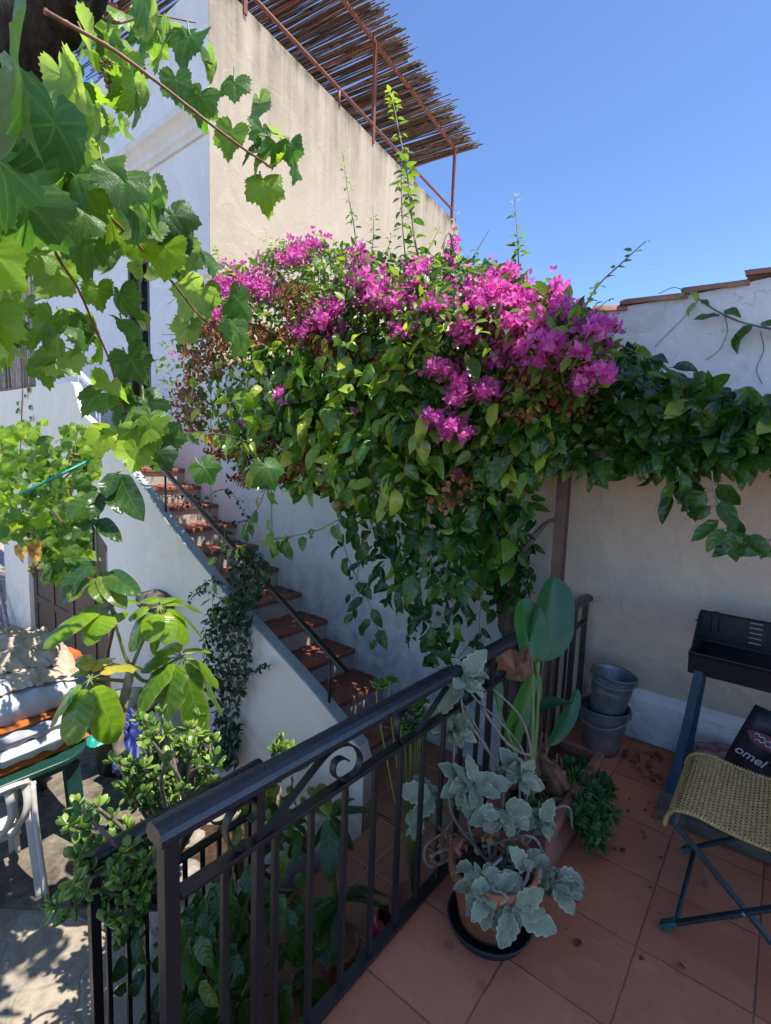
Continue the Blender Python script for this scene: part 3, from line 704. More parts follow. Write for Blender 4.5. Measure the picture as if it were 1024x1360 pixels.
# ---- bougainvillea
bo = thing('bougainvillea', 'huge bougainvillea covered in magenta blossom, spilling over the garden wall above the stairs', 'climbing plant', (-1.35, 3.1, -.65))
top_poly = [(258, 392), (275, 365), (300, 358), (330, 352), (365, 328), (400, 318), (425, 314), (450, 340), (480, 328), (520, 348), (560, 342), (585, 350), (600, 332), (625, 362), (655, 350), (690, 362), (705, 380), (735, 376), (748, 392), (770, 402), (806, 430), (818, 470), (812, 500), (780, 545), (770, 600), (720, 640), (660, 660), (600, 675), (540, 670), (470, 655), (400, 650), (340, 640), (300, 605), (262, 575), (225, 545), (205, 490), (225, 440)]
def depthY(P, n):
    d = rng.exponential(.17, n); base = 2.42+.28*wob(P, 60)+np.clip((420-P[:, 1])/110., 0, 1)*.42
    return np.clip(base+d, 2.3, 3.32)
N = 7200; P = np.vstack([sample(top_poly, 5000), sample([(258, 392), (300, 358), (365, 328), (425, 314), (480, 328), (560, 342), (600, 332), (655, 350), (705, 380), (748, 392), (806, 430), (818, 470), (700, 470), (560, 440), (400, 430), (300, 420)], 2200)]); pos = place_y(P, depthY(P, N))
tip = rnd(N, .7)+np.array([0, -.5, -.35]); no = rnd(N, .55)+np.array([.1, -.45, .9])
tone = np.clip(rng.beta(2, 2.4, N)+.25*(rng.uniform(size=N) < .12), 0, 1)
bl = MB(); scatter(bl, OVS, pos, tip, no, rng.uniform(.05, .085, N), tone)
# bracts
blobs = [(330, 378, 46, 34), (300, 382, 30, 26), (355, 385, 28, 22), (395, 340, 38, 22), (418, 322, 22, 12), (430, 425, 32, 34), (445, 408, 20, 16), (400, 440, 22, 12), (480, 372, 34, 26), (478, 340, 14, 16), (520, 400, 40, 20), (500, 395, 30, 24), (555, 372, 24, 24), (562, 352, 20, 12), (575, 405, 30, 14), (610, 435, 26, 20), (622, 450, 20, 12), (640, 400, 46, 34), (655, 385, 30, 20), (690, 430, 46, 40), (668, 365, 18, 12), (676, 358, 12, 10), (730, 455, 40, 34), (745, 410, 18, 34), (740, 385, 9, 16), (785, 440, 30, 20), (800, 432, 14, 10), (770, 470, 34, 20), (795, 492, 24, 14), (770, 510, 20, 14), (715, 480, 26, 20), (660, 480, 26, 14), (610, 510, 22, 20), (580, 490, 26, 16), (640, 520, 30, 16), (605, 528, 16, 12), (575, 556, 18, 14), (600, 568, 24, 16), (618, 578, 12, 10), (590, 578, 14, 12), (372, 523, 12, 12), (384, 532, 8, 8), (358, 520, 6, 5), (472, 545, 4, 4), (607, 628, 4, 4), (320, 560, 4, 4), (262, 470, 8, 6), (285, 420, 22, 18), (230, 470, 6, 5), (602, 350, 8, 20), (605, 320, 5, 12), (540, 440, 30, 14), (690, 400, 40, 24), (700, 460, 40, 24)]
bm_ = MB()
for cx, cy, rx, ry in blobs:
    nf = int(max(5, rx*ry*.20)); a = rng.uniform(0, 2*pi, nf); q = np.abs(rng.normal(0, .66, nf)).clip(0, 1.7)
    P = np.stack([cx+rx*q*np.cos(a), cy+ry*q*np.sin(a)], 1)
    Y0 = 2.36+.26*wob(np.array([[cx, cy]]), 60)[0]+max(0, min(1, (420-cy)/110.))*.40
    if rx < 9: Y0 += .2
    if cy > 480: Y0 -= .14; nf_ = 1
    c = place_y(P, np.clip(Y0+.12*q**2+rng.normal(0, .06, nf), 2.2, 3.3))
    ax = rnd(nf, .7)+np.array([0, -.6, .45]); ax = ax/np.linalg.norm(ax, axis=1)[:, None]; e1 = np.cross(ax, rnd(nf)); e1 /= np.linalg.norm(e1, axis=1)[:, None]; e2 = np.cross(ax, e1); tn = rng.beta(2.2, 2.2, nf); szf = rng.uniform(.024, .040, nf)
    for q in range(3):
        a3 = q*2*pi/3; rad = e1*cos(a3)+e2*sin(a3); scatter(bm_, BR, c+rad*.004, ax*.75+rad*.8+rnd(nf, .15), ax*.8-rad*.6+rnd(nf, .15), szf*rng.uniform(.85, 1.1, nf), tn+rng.normal(0, .06, nf))
# dried bracts
dried = [(300, 425, 40, 24), (410, 440, 40, 22), (270, 470, 30, 40), (255, 540, 22, 40), (330, 445, 40, 20), (390, 395, 24, 22), (370, 600, 50, 40), (340, 630, 40, 14), (430, 640, 14, 10), (480, 470, 40, 14), (520, 480, 20, 12), (700, 520, 40, 40), (760, 530, 20, 20), (440, 480, 30, 16), (410, 560, 30, 30), (540, 610, 16, 16), (300, 590, 30, 20), (590, 660, 14, 20), (610, 640, 10, 20)]
bd = MB()
for cx, cy, rx, ry in dried:
    nf = int(rx*ry*.16); a = rng.uniform(0, 2*pi, nf); q = np.sqrt(rng.uniform(0, 1, nf)); P = np.stack([cx+rx*q*np.cos(a), cy+ry*q*np.sin(a)], 1)
    c = place_y(P, np.clip(2.50+.28*wob(P, 60)+rng.normal(0, .08, nf), 2.3, 3.3)); k = 4; N = nf*k
    scatter(bd, BR, np.repeat(c, k, 0)+rnd(N, .018), rnd(N, .6)+np.array([0, -.2, -.9]), rnd(N, .9)+np.array([0, -.7, 0]), rng.uniform(.026, .042, N), np.repeat(rng.beta(2, 2, nf), k))
bd.build('dry_blossom', M['bract_dry'], bo)
# long upright shoots
bs = MB()
def shoot(px, Y, dens, size, r=.006, bract=0, tonelift=.1):
    pts = [ony(x, y, Y+i*.04) for i, (x, y) in enumerate(px)]; S = spline(pts, 60); n = len(S)
    bs.tube(S, np.linspace(r, r*.35, n), 5)
    L = np.linalg.norm(np.diff(S, axis=0), axis=1).sum(); N = int(L*dens)
    k = np.sort(rng.integers(2, n, N)); a = np.arange(N)*2.4+rng.normal(0, .4, N)
    d = np.stack([np.cos(a), np.sin(a)*.8, .25+rng.normal(0, .25, N)-.35*(1-k/n)], 1)
    sz = size*(1.15-.6*(k/n)**2)*rng.uniform(.7, 1.2, N)
    scatter(bl, OVS, S[k]+d*.012, d, rnd(N, .3)+np.array([0, -.2, 1.]), sz, np.clip(.45+.3*(k/n)+tonelift*(k > n*.85)*3+rng.normal(0, .12, N), 0, 1))
    if bract:
        N = int(L*bract); k = rng.integers(0, int(n*.7), N)
        scatter(bm_, BR, S[k]+rnd(N, .025), rnd(N, 1.), rnd(N, 1.), rng.uniform(.026, .042, N), rng.beta(2.5, 2.2, N))
shoot([(582, 440), (566, 380), (551, 320), (541, 235), (527, 160), (518, 120)], 2.85, 60, .085, .009, tonelift=.25)
shoot([(540, 360), (534, 290), (533, 230), (536, 195)], 2.95, 34, .075, .005)
shoot([(478, 360), (470, 300), (462, 255), (455, 202)], 2.9, 28, .05, .006)
shoot([(492, 350), (496, 310), (495, 272)], 2.95, 30, .05, .004)
shoot([(602, 400), (598, 350), (606, 285)], 2.95, 60, .05, .005, 260)
shoot([(615, 400), (625, 350), (650, 305)], 2.95, 50, .05, .005)
shoot([(690, 410), (688, 330), (683, 260)], 2.95, 46, .06, .006)
shoot([(762, 440), (790, 385), (825, 350), (858, 320)], 2.9, 36, .055, .007)
shoot([(742, 430), (742, 390), (740, 368)], 2.9, 50, .05, .005, 200)
shoot([(385, 350), (375, 330), (370, 312)], 2.9, 70, .05, .004); shoot([(362, 350), (358, 330), (352, 312)], 2.9, 60, .05, .004)
shoot([(560, 350), (575, 320), (585, 300)], 2.95, 46, .06, .004); shoot([(500, 350), (515, 330), (520, 312)], 2.95, 46, .06, .004)
shoot([(300, 300+60), (290, 340), (285, 325)], 2.95, 46, .05, .004); shoot([(780, 430), (800, 405), (812, 396)], 2.9, 40, .05, .004)
# trunk and inner branches
tk = MB()
A = [ony(690, 960, 3.05), ony(682, 890, 3.08), ony(676, 820, 3.08), ony(668, 770, 3.06), ony(660, 700, 3.02), ony(640, 620, 2.98), ony(600, 520, 2.95)]; A[0][2] = -.66
S = spline(A, 40)
tk.tube(S, np.concatenate([np.linspace(.085, .060, 20), np.linspace(.06, .028, 20)]), 12, rough=.16)
tk.tube(S+np.array([.035, -.03, 0])+.012*np.sin(np.arange(40)/3.)[:, None], np.linspace(.045, .02, 40), 8, rough=.18)
tk.build('trunk', M['bark'], bo)
for pts in ([(660, 700), (560, 620), (460, 560), (340, 500), (270, 440)], [(655, 680), (700, 600), (760, 520), (800, 470)], [(640, 620), (560, 520), (480, 450), (400, 400)], [(650, 650), (640, 560), (660, 470), (650, 400)], [(560, 620), (440, 620), (330, 570), (240, 530)], [(640, 620), (600, 480), (560, 420)], [(668, 770), (720, 700), (745, 690)], [(665, 760), (690, 700), (690, 660)]):
    bs.tube(spline([ony(x, y, 2.98+rng.normal(0, .04)) for x, y in pts], 30), np.linspace(.024, .008, 30), 6)
N = 70; P = sample(top_poly, N)
for p in P:
    a = place_y(p[None], np.array([2.95]))[0]; b = a+np.array([rng.normal(0, .2), -rng.uniform(.1, .45), rng.uniform(-.3, .03)]); bs.tube(spline([a, (a+b)/2+rnd(1, .05)[0], b], 8), np.linspace(.008, .003, 8), 4)
P = sample([(262, 392), (300, 360), (365, 330), (425, 318), (480, 335), (560, 345), (655, 355), (740, 390), (812, 440), (812, 500), (770, 540), (600, 540), (500, 440), (300, 430)], 900); pos = place_y(P, np.clip(2.34+.26*wob(P, 60)+np.clip((420-P[:, 1])/110., 0, 1)*.40+rng.normal(0, .05, 900), 2.2, 3.2))
scatter(bl, OVS, pos, rnd(900, .7)+np.array([0, -.5, .1]), rnd(900, .5)+np.array([.1, -.5, .9]), rng.uniform(.05, .09, 900), rng.beta(2.2, 1.8, 900))
bl.build('leaves', M['boug_leaf'], bo); bm_.build('blossom', M['bract'], bo); bs.build('stems', M['twig'], bo)

# ---- passion vine
pv = thing('passion_vine', 'glossy green passion fruit vine trailing under the magenta blossom and over the pergola', 'climbing plant', (-1.7, 3.1, -.65))
vl = MB(); vs = MB()
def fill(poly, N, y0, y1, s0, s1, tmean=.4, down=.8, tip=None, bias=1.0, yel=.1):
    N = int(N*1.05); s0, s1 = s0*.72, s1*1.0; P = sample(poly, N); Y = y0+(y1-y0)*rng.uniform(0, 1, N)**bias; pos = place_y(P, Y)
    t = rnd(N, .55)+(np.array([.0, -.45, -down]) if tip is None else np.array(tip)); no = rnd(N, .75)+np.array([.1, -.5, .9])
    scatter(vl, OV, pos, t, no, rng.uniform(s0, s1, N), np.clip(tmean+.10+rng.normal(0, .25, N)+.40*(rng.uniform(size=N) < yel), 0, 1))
fill([(330, 500), (420, 470), (500, 480), (560, 520), (590, 600), (560, 670), (470, 660), (400, 650), (350, 640), (310, 600), (300, 540)], 520, 2.34, 2.75, .13, .20, .55, yel=.25)
fill([(250, 470), (330, 460), (340, 560), (290, 590), (240, 560)], 60, 2.5, 2.8, .11, .16, .45)
fill([(330, 455), (480, 440), (600, 450), (570, 500), (400, 500)], 110, 2.4, 2.7, .12, .18, .5, yel=.25)
fill([(500, 440), (560, 430), (690, 500), (740, 560), (700, 640), (600, 620), (560, 540)], 230, 2.45, 2.85, .12, .18, .4, yel=.2)
fill([(640, 560), (760, 520), (765, 600), (700, 630), (640, 630)], 140, 2.5, 2.95, .13, .19, .5, yel=.25)
fill([(430, 650), (560, 640), (620, 670), (640, 720), (600, 740), (540, 700), (480, 700)], 80, 2.5, 2.85, .12, .20, .3, yel=.06)
fill([(470, 690), (560, 700), (610, 760), (620, 850), (560, 880), (520, 800), (470, 760)], 84, 2.75, 3.15, .11, .18, .14, yel=.02)
fill([(590, 700), (640, 690), (690, 720), (680, 760), (620, 800), (585, 770)], 44, 2.7, 3.0, .13, .20, .35, yel=.03)
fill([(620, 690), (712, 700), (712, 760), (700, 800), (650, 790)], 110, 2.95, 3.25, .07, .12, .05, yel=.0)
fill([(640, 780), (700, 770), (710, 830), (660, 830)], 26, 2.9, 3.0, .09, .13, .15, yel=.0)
fill([(600, 660), (700, 640), (720, 690), (640, 700)], 36, 2.7, 3.0, .10, .15, .4, yel=.2)
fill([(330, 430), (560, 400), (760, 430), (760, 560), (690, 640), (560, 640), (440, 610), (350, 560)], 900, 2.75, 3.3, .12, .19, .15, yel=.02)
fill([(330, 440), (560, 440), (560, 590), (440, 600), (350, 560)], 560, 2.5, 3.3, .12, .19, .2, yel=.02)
fill([(440, 650), (640, 650), (700, 680), (620, 720), (600, 790), (540, 770), (480, 720)], 78, 2.55, 3.1, .13, .21, .26, yel=.05)
fill([(600, 640), (705, 640), (700, 690), (690, 740), (620, 740)], 46, 2.75, 3.2, .12, .2, .3, yel=.1)
fill([(470, 700), (530, 690), (560, 760), (540, 800), (490, 780)], 22, 2.6, 3.0, .12, .19, .22, yel=.04)
# hedge of leaves on the pergola
hed = [(735, 540), (775, 490), (800, 470), (850, 478), (880, 490), (915, 505), (960, 512), (1030, 520), (1320, 505), (1320, 630), (1030, 612), (960, 612), (900, 618), (850, 622), (800, 618), (750, 605), (720, 580)]
P = sample(hed, 1150); Y = 2.72+.6*rng.uniform(0, 1, 1150)**1.5*np.clip((650-P[:, 1])/150, .25, 1)
pos = place_y(P, Y)
scatter(vl, OV, pos, rnd(1150, .5)+np.array([.1, -.7, -.45]), rnd(1150, .5)+np.array([0, -.45, .95]), rng.uniform(.09, .165, 1150), np.clip(.30+rng.normal(0, .16, 1150)+.4*(rng.uniform(size=1150) < .05), 0, 1))
fill([(800, 460), (850, 455), (905, 500), (960, 512), (940, 530), (840, 500)], 46, 2.9, 3.1, .10, .16, .2, yel=.05)
fill([(768, 600), (800, 600), (805, 630), (775, 640)], 9, 2.75, 2.85, .12, .17, .3); fill([(890, 610), (940, 610), (925, 660), (900, 655)], 12, 2.72, 2.8, .13, .18, .1)
def vine(px, Y, nleaf, s0, s1, tone=.4, r=.004, dy=0., lean=-.9, yel=.1, mat=None):
    pts = [ony(x, y, Y+dy*i) for i, (x, y) in enumerate(px)]; S = spline(pts, 50); vs.tube(S, np.linspace(r, r*.5, 50), 5)
    k = np.linspace(4, 49, nleaf).astype(int); a = np.arange(nleaf)*pi+rng.normal(0, .6, nleaf)
    t = np.stack([np.cos(a)*.7, -.25+rng.normal(0, .25, nleaf), lean+rng.normal(0, .3, nleaf)], 1); no = rnd(nleaf, .35)+np.array([.1, -.9, .5])
    pet = S[k]+nrmrows(t*np.array([1, 1, .3]))*.03
    for i in range(nleaf): vs.tube([S[k[i]], pet[i]], .0018, 4)
    scatter(vl, OV, pet, t, no, rng.uniform(s0, s1, nleaf), np.clip(tone+rng.normal(0, .15, nleaf)+.4*(rng.uniform(size=nleaf) < yel), 0, 1))
def nrmrows(a): return a/np.linalg.norm(a, axis=1)[:, None]
vine([(355, 640), (345, 670), (330, 690), (322, 700)], 2.45, 7, .11, .16, .5)
vine([(360, 620), (361, 690), (364, 715), (385, 712), (330, 722), (312, 728)], 2.42, 10, .10, .15, .7, yel=.2)
vine([(450, 690), (420, 705), (390, 712), (372, 720), (364, 716)], 2.45, 7, .11, .15, .6, yel=.2)
vine([(470, 660), (450, 690), (462, 740), (490, 800), (505, 850)], 2.9, 14, .12, .17, .2)
vine([(560, 700), (548, 760), (560, 810), (600, 870)], 2.8, 14, .12, .18, .2)
vine([(610, 690), (618, 760), (600, 820), (575, 870)], 2.85, 14, .12, .18, .25)
vine([(500, 680), (480, 740), (470, 800), (485, 835)], 2.95, 10, .09, .12, .12)
vine([(690, 630), (700, 660), (690, 690), (672, 715), (668, 740)], 2.75, 8, .09, .13, .35)
vine([(640, 690), (655, 740), (640, 790), (636, 850)], 2.95, 10, .09, .12, .2)
vine([(575, 700), (572, 740), (590, 775), (622, 765), (600, 780)], 2.62, 12, .10, .15, .45)
vine([(560, 860), (590, 890), (640, 840), (660, 870)], 3.0, 8, .10, .14, .2)
vine([(945, 625), (950, 660), (965, 690), (975, 705), (1000, 712), (1030, 718)], 2.6, 16, .11, .15, .35, yel=.05)
vine([(900, 620), (905, 640), (900, 655)], 2.62, 4, .13, .18, .1)
vine([(770, 455), (820, 468), (850, 470), (890, 492), (925, 512), (955, 512)], 2.95, 16, .10, .14, .15, r=.007, lean=-.4)
vine([(700, 870), (660, 870), (640, 885)], 2.9, 5, .10, .14, .2)
vine([(200, 590), (250, 575), (300, 578), (340, 590)], 2.25, 16, .10, .15, .75, lean=-.5, yel=.35)
vine([(300, 700), (290, 760), (282, 810), (300, 790)], 2.3, 7, .09, .12, .75, yel=.3)
# strand over the upper wall
wv = MB()
px = [(905, 385), (920, 392), (950, 412), (985, 428), (1030, 438)]; S = spline([ony(x, y, 3.30) for x, y in px], 50); vs.tube(S, .005, 5)
for (x, y, s_, dx) in ((918, 388, .08, 1), (910, 388, .06, -1), (925, 402, .09, -1), (932, 398, .06, 1), (956, 418, .14, -1), (962, 412, .10, 1), (1000, 432, .18, -1), (1012, 428, .17, 1), (1030, 430, .15, 1)):
    p = ony(x, y, 3.28); scatter(vl, OV, [p], [np.array([dx*.9, -.3, -.45])+rnd(1, .15)[0]], [np.array([.0, -.75, .8])], [s_], [.25 if x > 930 else .85])
for c in ([(925, 405), (895, 435), (870, 460)], [(962, 418), (966, 440), (955, 465), (938, 478)], [(1010, 440), (1014, 465), (1005, 490), (1012, 510)], [(915, 388), (895, 382), (875, 390)]):
    vs.tube(spline([ony(x, y, 3.325) for x, y in c], 30), .0022, 4)
vl.build('leaves', M['passion'], pv); vs.build('stems', M['twig'], pv)
mb = MB(); c = ony(449, 671, 2.5); mb.ball(c, .036, 12, 8, sc=(1, 1, 1.2)); mb.tube([c+[0, 0, .04], c+[.01, 0, .12]], .003, 5); mb.build('fruit', M['fruit'], pv)

# ---- dark small-leaved creeper over the stair wall
jc = thing('jasmine_creeper', 'dark small-leaved creeper hanging down the white stair wall', 'creeper', (-3.3, 2.38, -.3))
jl = MB(); js = MB()
for poly, N, ya, yb, tn in (([(318, 770), (340, 790), (335, 850), (322, 920), (312, 1020), (285, 1020), (288, 960), (272, 880), (268, 815), (300, 800)], 760, 2.24, 2.40, .3), ([(300, 740), (345, 720), (360, 760), (345, 800), (310, 790)], 260, 2.35, 2.62, .35), ([(285, 800), (320, 780), (325, 830), (285, 840)], 130, 2.25, 2.38, .4), ([(285, 950), (318, 960), (318, 1015), (290, 1015)], 90, 2.25, 2.36, .35)):
    P = sample(poly, N); pos = place_y(P, rng.uniform(ya, yb, N)); scatter(jl, OVS, pos, rnd(N, .6)+np.array([0, -.3, -.5]), rnd(N, .5)+np.array([0, -.8, .5]), rng.uniform(.045, .075, N), tn+rng.normal(0, .2, N))
for px, Y in (([(310, 770), (305, 850), (300, 940), (300, 1010)], 2.34), ([(330, 780), (322, 860), (312, 930)], 2.33), ([(318, 910), (340, 890), (358, 884)], 2.3), ([(300, 800), (270, 785), (248, 800)], 2.3), ([(300, 780), (280, 770), (262, 788)], 2.3), ([(330, 780), (300, 720), (260, 680), (230, 655)], 2.62), ([(340, 770), (330, 730), (290, 700)], 2.62), ([(290, 690), (255, 660), (215, 660)], 2.6), ([(260, 670), (300, 650), (330, 690)], 2.75), ([(300, 740), (300, 700), (330, 690)], 2.7)):
    S = spline([ony(x, y, Y) for x, y in px], 40); js.tube(S, .0035, 4); N = 34; k = rng.integers(0, 40, N)
    scatter(jl, OVS, S[k]+rnd(N, .012), rnd(N, .8), rnd(N, .5)+np.array([0, -.5, .7]), rng.uniform(.03, .06, N), .45+rng.normal(0, .2, N))
jl.build('leaves', M['jasmine'], jc); js.build('stems', M['twig'], jc)

# ---- grape vine close to the camera
gv = thing('grape_vine', 'sunlit grape vine hanging close on canes from a dark leaning trunk', 'vine', (-1.9, -.3, -1.2))
gt = MB()
S = spline([(-2.1, -.35, -1.25), (-2.0, -.3, .2), (-1.85, -.15, 1.5)]+[atd(-80, 190, 1.75), atd(5, 95, 1.6), atd(62, 22, 1.55), atd(115, -60, 1.5), atd(170, -200, 1.5)], 50)
gt.tube(S, np.linspace(.15, .072, 50), 14, rough=.14); gt.tube(spline([atd(105, 20, 1.5), atd(118, 2, 1.5), atd(132, -10, 1.5)], 10), np.linspace(.03, .01, 10), 7)
gt.build('trunk', M['bark_dark'], gv)
gl = MB(); gc = MB(); gp = MB()
def cane(px, d0, d1, r=.006):
    n = len(px); d0, d1 = d0*1.22, d1*1.22; S = spline([atd(x, y, d0+(d1-d0)*i/(n-1)) for i, (x, y) in enumerate(px)], 70); q = np.linspace(r, r*.45, 70); q[::9] *= 1.3; gc.tube(S, q, 7); return S
cane([(60, 15), (92, 33), (150, 66), (210, 110), (280, 165), (320, 195), (345, 212), (362, 224)], 1.0, 1.30)
cane([(0, 195), (60, 225), (105, 250), (150, 292), (190, 332), (230, 376), (262, 416), (290, 440), (312, 452)], 1.05, 1.55)
cane([(30, 270), (55, 295), (76, 340), (105, 386), (124, 430), (146, 480), (160, 530), (180, 575), (205, 600)], 1.05, 1.65, .005)
cane([(-20, 330), (40, 350), (10, 420), (60, 450), (110, 470)], 1.2, 1.6, .005)
cane([(-20, 50), (40, 130), (70, 190), (90, 250)], .9, 1.1); cane([(100, 0), (150, 30), (200, 20), (260, 30)], 1.3, 1.5, .005)
def gleaf(x, y, w_, D, tone, tipdir, facing, petto=None):
    # w_ = width seen; tipdir: angle in the picture plane (0 right, 90 down); facing: how much the leaf turns away
    a = radians(tipdir); s_ = w_*D/FPX/1.22
    t = CR*cos(a)-CU*sin(a)+CF*rng.normal(0, .25); n = -CF*facing[0]+UP*facing[1]+CR*facing[2]
    base = atd(x, y, D)-nrm(t)*s_*.32
    scatter(gl, GR, [base], [t], [n], [s_], [tone])
    if petto is not None: gp.tube(spline([base, (base+petto)/2+np.array([0, 0, -.01]), petto], 8), .0018*max(.7, D), 5)
    return base
F_, B_, S_ = (.8, .6, 0), (-.7, .5, .2), (.25, .8, .4)
lst = [(310, 118, 44, 1.3, .30, 100, F_), (345, 150, 40, 1.3, .25, 85, B_), (262, 142, 52, 1.25, .35, 110, F_), (303, 190, 50, 1.27, .5, 110, F_), (352, 190, 46, 1.3, .2, 60, S_), (368, 196, 40, 1.3, .5, 60, S_), (385, 205, 40, 1.32, .3, 80, F_), (340, 222, 42, 1.3, .55, 120, F_), (350, 255, 52, 1.3, .5, 95, F_), (372, 220, 36, 1.32, .85, 90, B_), (393, 232, 34, 1.33, .4, 90, S_), (330, 205, 40, 1.28, .3, 150, F_), (378, 180, 34, 1.3, .45, 20, S_),
 (215, 75, 62, 1.25, .62, 95, F_), (243, 58, 66, 1.2, .25, 120, S_), (268, 52, 60, 1.25, .3, 20, S_), (200, 40, 50, 1.3, .7, 90, F_), (180, 130, 60, 1.3, .7, 80, B_), (190, 12, 70, 1.2, .3, 90, S_), (235, 120, 44, 1.2, .4, 100, F_), (287, 90, 40, 1.25, .6, 60, B_),
 (108, 138, 84, 1.1, .95, 60, F_), (85, 120, 60, 1.1, .6, 95, F_), (125, 60, 60, 1.15, .8, 60, F_), (160, 100, 54, 1.3, .5, 110, F_), (125, 165, 60, 1.2, .6, 80, F_), (150, 90, 50, 1.5, .9, 90, F_),
 (38, 130, 180, .66, .35, 78, (-.6, .3, .55)), (12, 200, 130, .7, .5, 95, (-.6, .4, .4)), (70, 200, 120, .8, .25, 100, S_), (15, 250, 130, .8, .3, 60, S_), (75, 170, 90, .85, .3, 70, S_), 
 (30, 300, 110, .95, .3, 110, S_), (85, 245, 70, 1.1, .4, 90, S_), (160, 250, 70, 1.1, .3, 80, S_), (135, 230, 60, 1.1, .35, 100, F_), (200, 290, 66, 1.2, .2, 120, F_), (150, 300, 66, 1.2, .75, 90, F_), (240, 300, 56, 1.3, .15, 60, F_), (232, 318, 60, 1.3, .1, 80, S_), (215, 270, 50, 1.3, .6, 60, B_), (215, 345, 64, 1.3, .75, 100, F_), (185, 315, 60, 1.25, .6, 120, F_), (225, 330, 50, 1.35, .2, 60, S_), (185, 290, 54, 1.15, .2, 50, S_), (120, 270, 60, 1.1, .5, 80, F_),
 (70, 382, 64, 1.3, .82, 130, F_), (90, 365, 50, 1.3, .7, 120, F_), (25, 405, 70, 1.2, .85, 100, F_), (20, 370, 60, 1.1, .6, 90, S_), (60, 440, 60, 1.35, .75, 130, F_), (95, 425, 44, 1.4, .35, 40, F_), (75, 455, 54, 1.35, .6, 120, F_), (130, 395, 44, 1.4, .5, 80, F_), (152, 355, 46, 1.4, .2, 85, B_), (165, 405, 50, 1.4, .25, 75, (.8, .4, -.3)), (172, 440, 44, 1.45, .3, 70, S_), (75, 485, 56, 1.4, .6, 110, F_), (120, 450, 60, 1.45, .7, 100, F_), (140, 465, 50, 1.45, .6, 60, F_), (110, 440, 44, 1.4, .3, 20, S_), (180, 490, 56, 1.5, .2, 60, F_), (150, 520, 46, 1.5, .3, 160, S_), (120, 530, 46, 1.5, .4, 130, S_), (165, 520, 46, 1.55, .7, 80, F_), (200, 545, 56, 1.55, .25, 70, F_), (160, 545, 52, 1.55, .4, 120, F_), (175, 580, 50, 1.55, .35, 100, F_), (205, 600, 50, 1.6, .25, 90, F_), (225, 590, 46, 1.6, .3, 60, F_), (150, 590, 46, 1.55, .4, 150, F_),
 (315, 415, 60, 1.5, .2, 95, (.15, .5, .9)), (318, 455, 60, 1.5, .2, 85, (.15, .5, .9)), (305, 440, 40, 1.5, .3, 120, F_), (270, 400, 46, 1.5, .5, 100, F_), (250, 398, 60, 1.45, .7, 120, F_), (238, 352, 60, 1.4, .55, 100, F_), (268, 425, 60, 1.5, .6, 110, F_), (245, 445, 40, 1.5, .8, 110, F_), (190, 360, 30, 1.4, .9, 60, F_), (195, 430, 26, 1.5, .9, 60, F_), (205, 372, 26, 1.5, .9, 120, F_), (280, 350, 44, 1.45, .3, 60, S_), (360, 630, 44, 2.0, .25, 60, F_), (278, 630, 40, 1.9, .3, 50, F_), (5, 440, 60, 1.3, .6, 90, F_), (0, 480, 60, 1.4, .7, 90, F_), (45, 345, 60, 1.2, .5, 90, S_), (110, 330, 70, 1.2, .4, 100, S_)]
for x, y, w_, D, tn, td, fc in lst:
    if D > .8: D = D*1.22
    if tn > .5 and D > .8 and rng.uniform() < .8: fc = (-.45, .8, fc[2]+.25)
    fc = np.array(fc)+rng.normal(0, .14, 3)
    gleaf(x, y, w_, D, np.clip(tn+rng.normal(0, .06), 0, 1), td+rng.normal(0, 8), fc, atd(x-w_*.45*cos(radians(td))-rng.uniform(2, 12), y-w_*.45*sin(radians(td))-rng.uniform(2, 10), D+.02))
for poly, N, da, db in (([(130, 0), (215, 0), (225, 40), (190, 120), (140, 210), (110, 330), (60, 350), (0, 350), (0, 200), (80, 120)], 90, 1.6, 2.6), ([(0, 200), (70, 160), (120, 200), (110, 330), (60, 350), (0, 350)], 26, 1.3, 1.8), ([(0, 330), (60, 350), (70, 480), (0, 500)], 8, 1.6, 2.0), ([(120, 250), (200, 270), (225, 330), (160, 330)], 10, 1.5, 2.0), ([(-60, 200), (0, 200), (0, 500), (-60, 500)], 40, .9, 1.8), ([(130, 500), (210, 560), (220, 610), (140, 600)], 16, 1.5, 1.8)):
    P = sample(poly, N); D = rng.uniform(da, db, N); pos = place_d(P, D)
    scatter(gl, GR, pos, rnd(N, .6)+np.array([0, -.1, -.9]), rnd(N, .6)+np.array([.5, -.4, .6]), rng.uniform(.075, .11, N), np.clip(.55+rng.normal(0, .24, N), 0, 1))
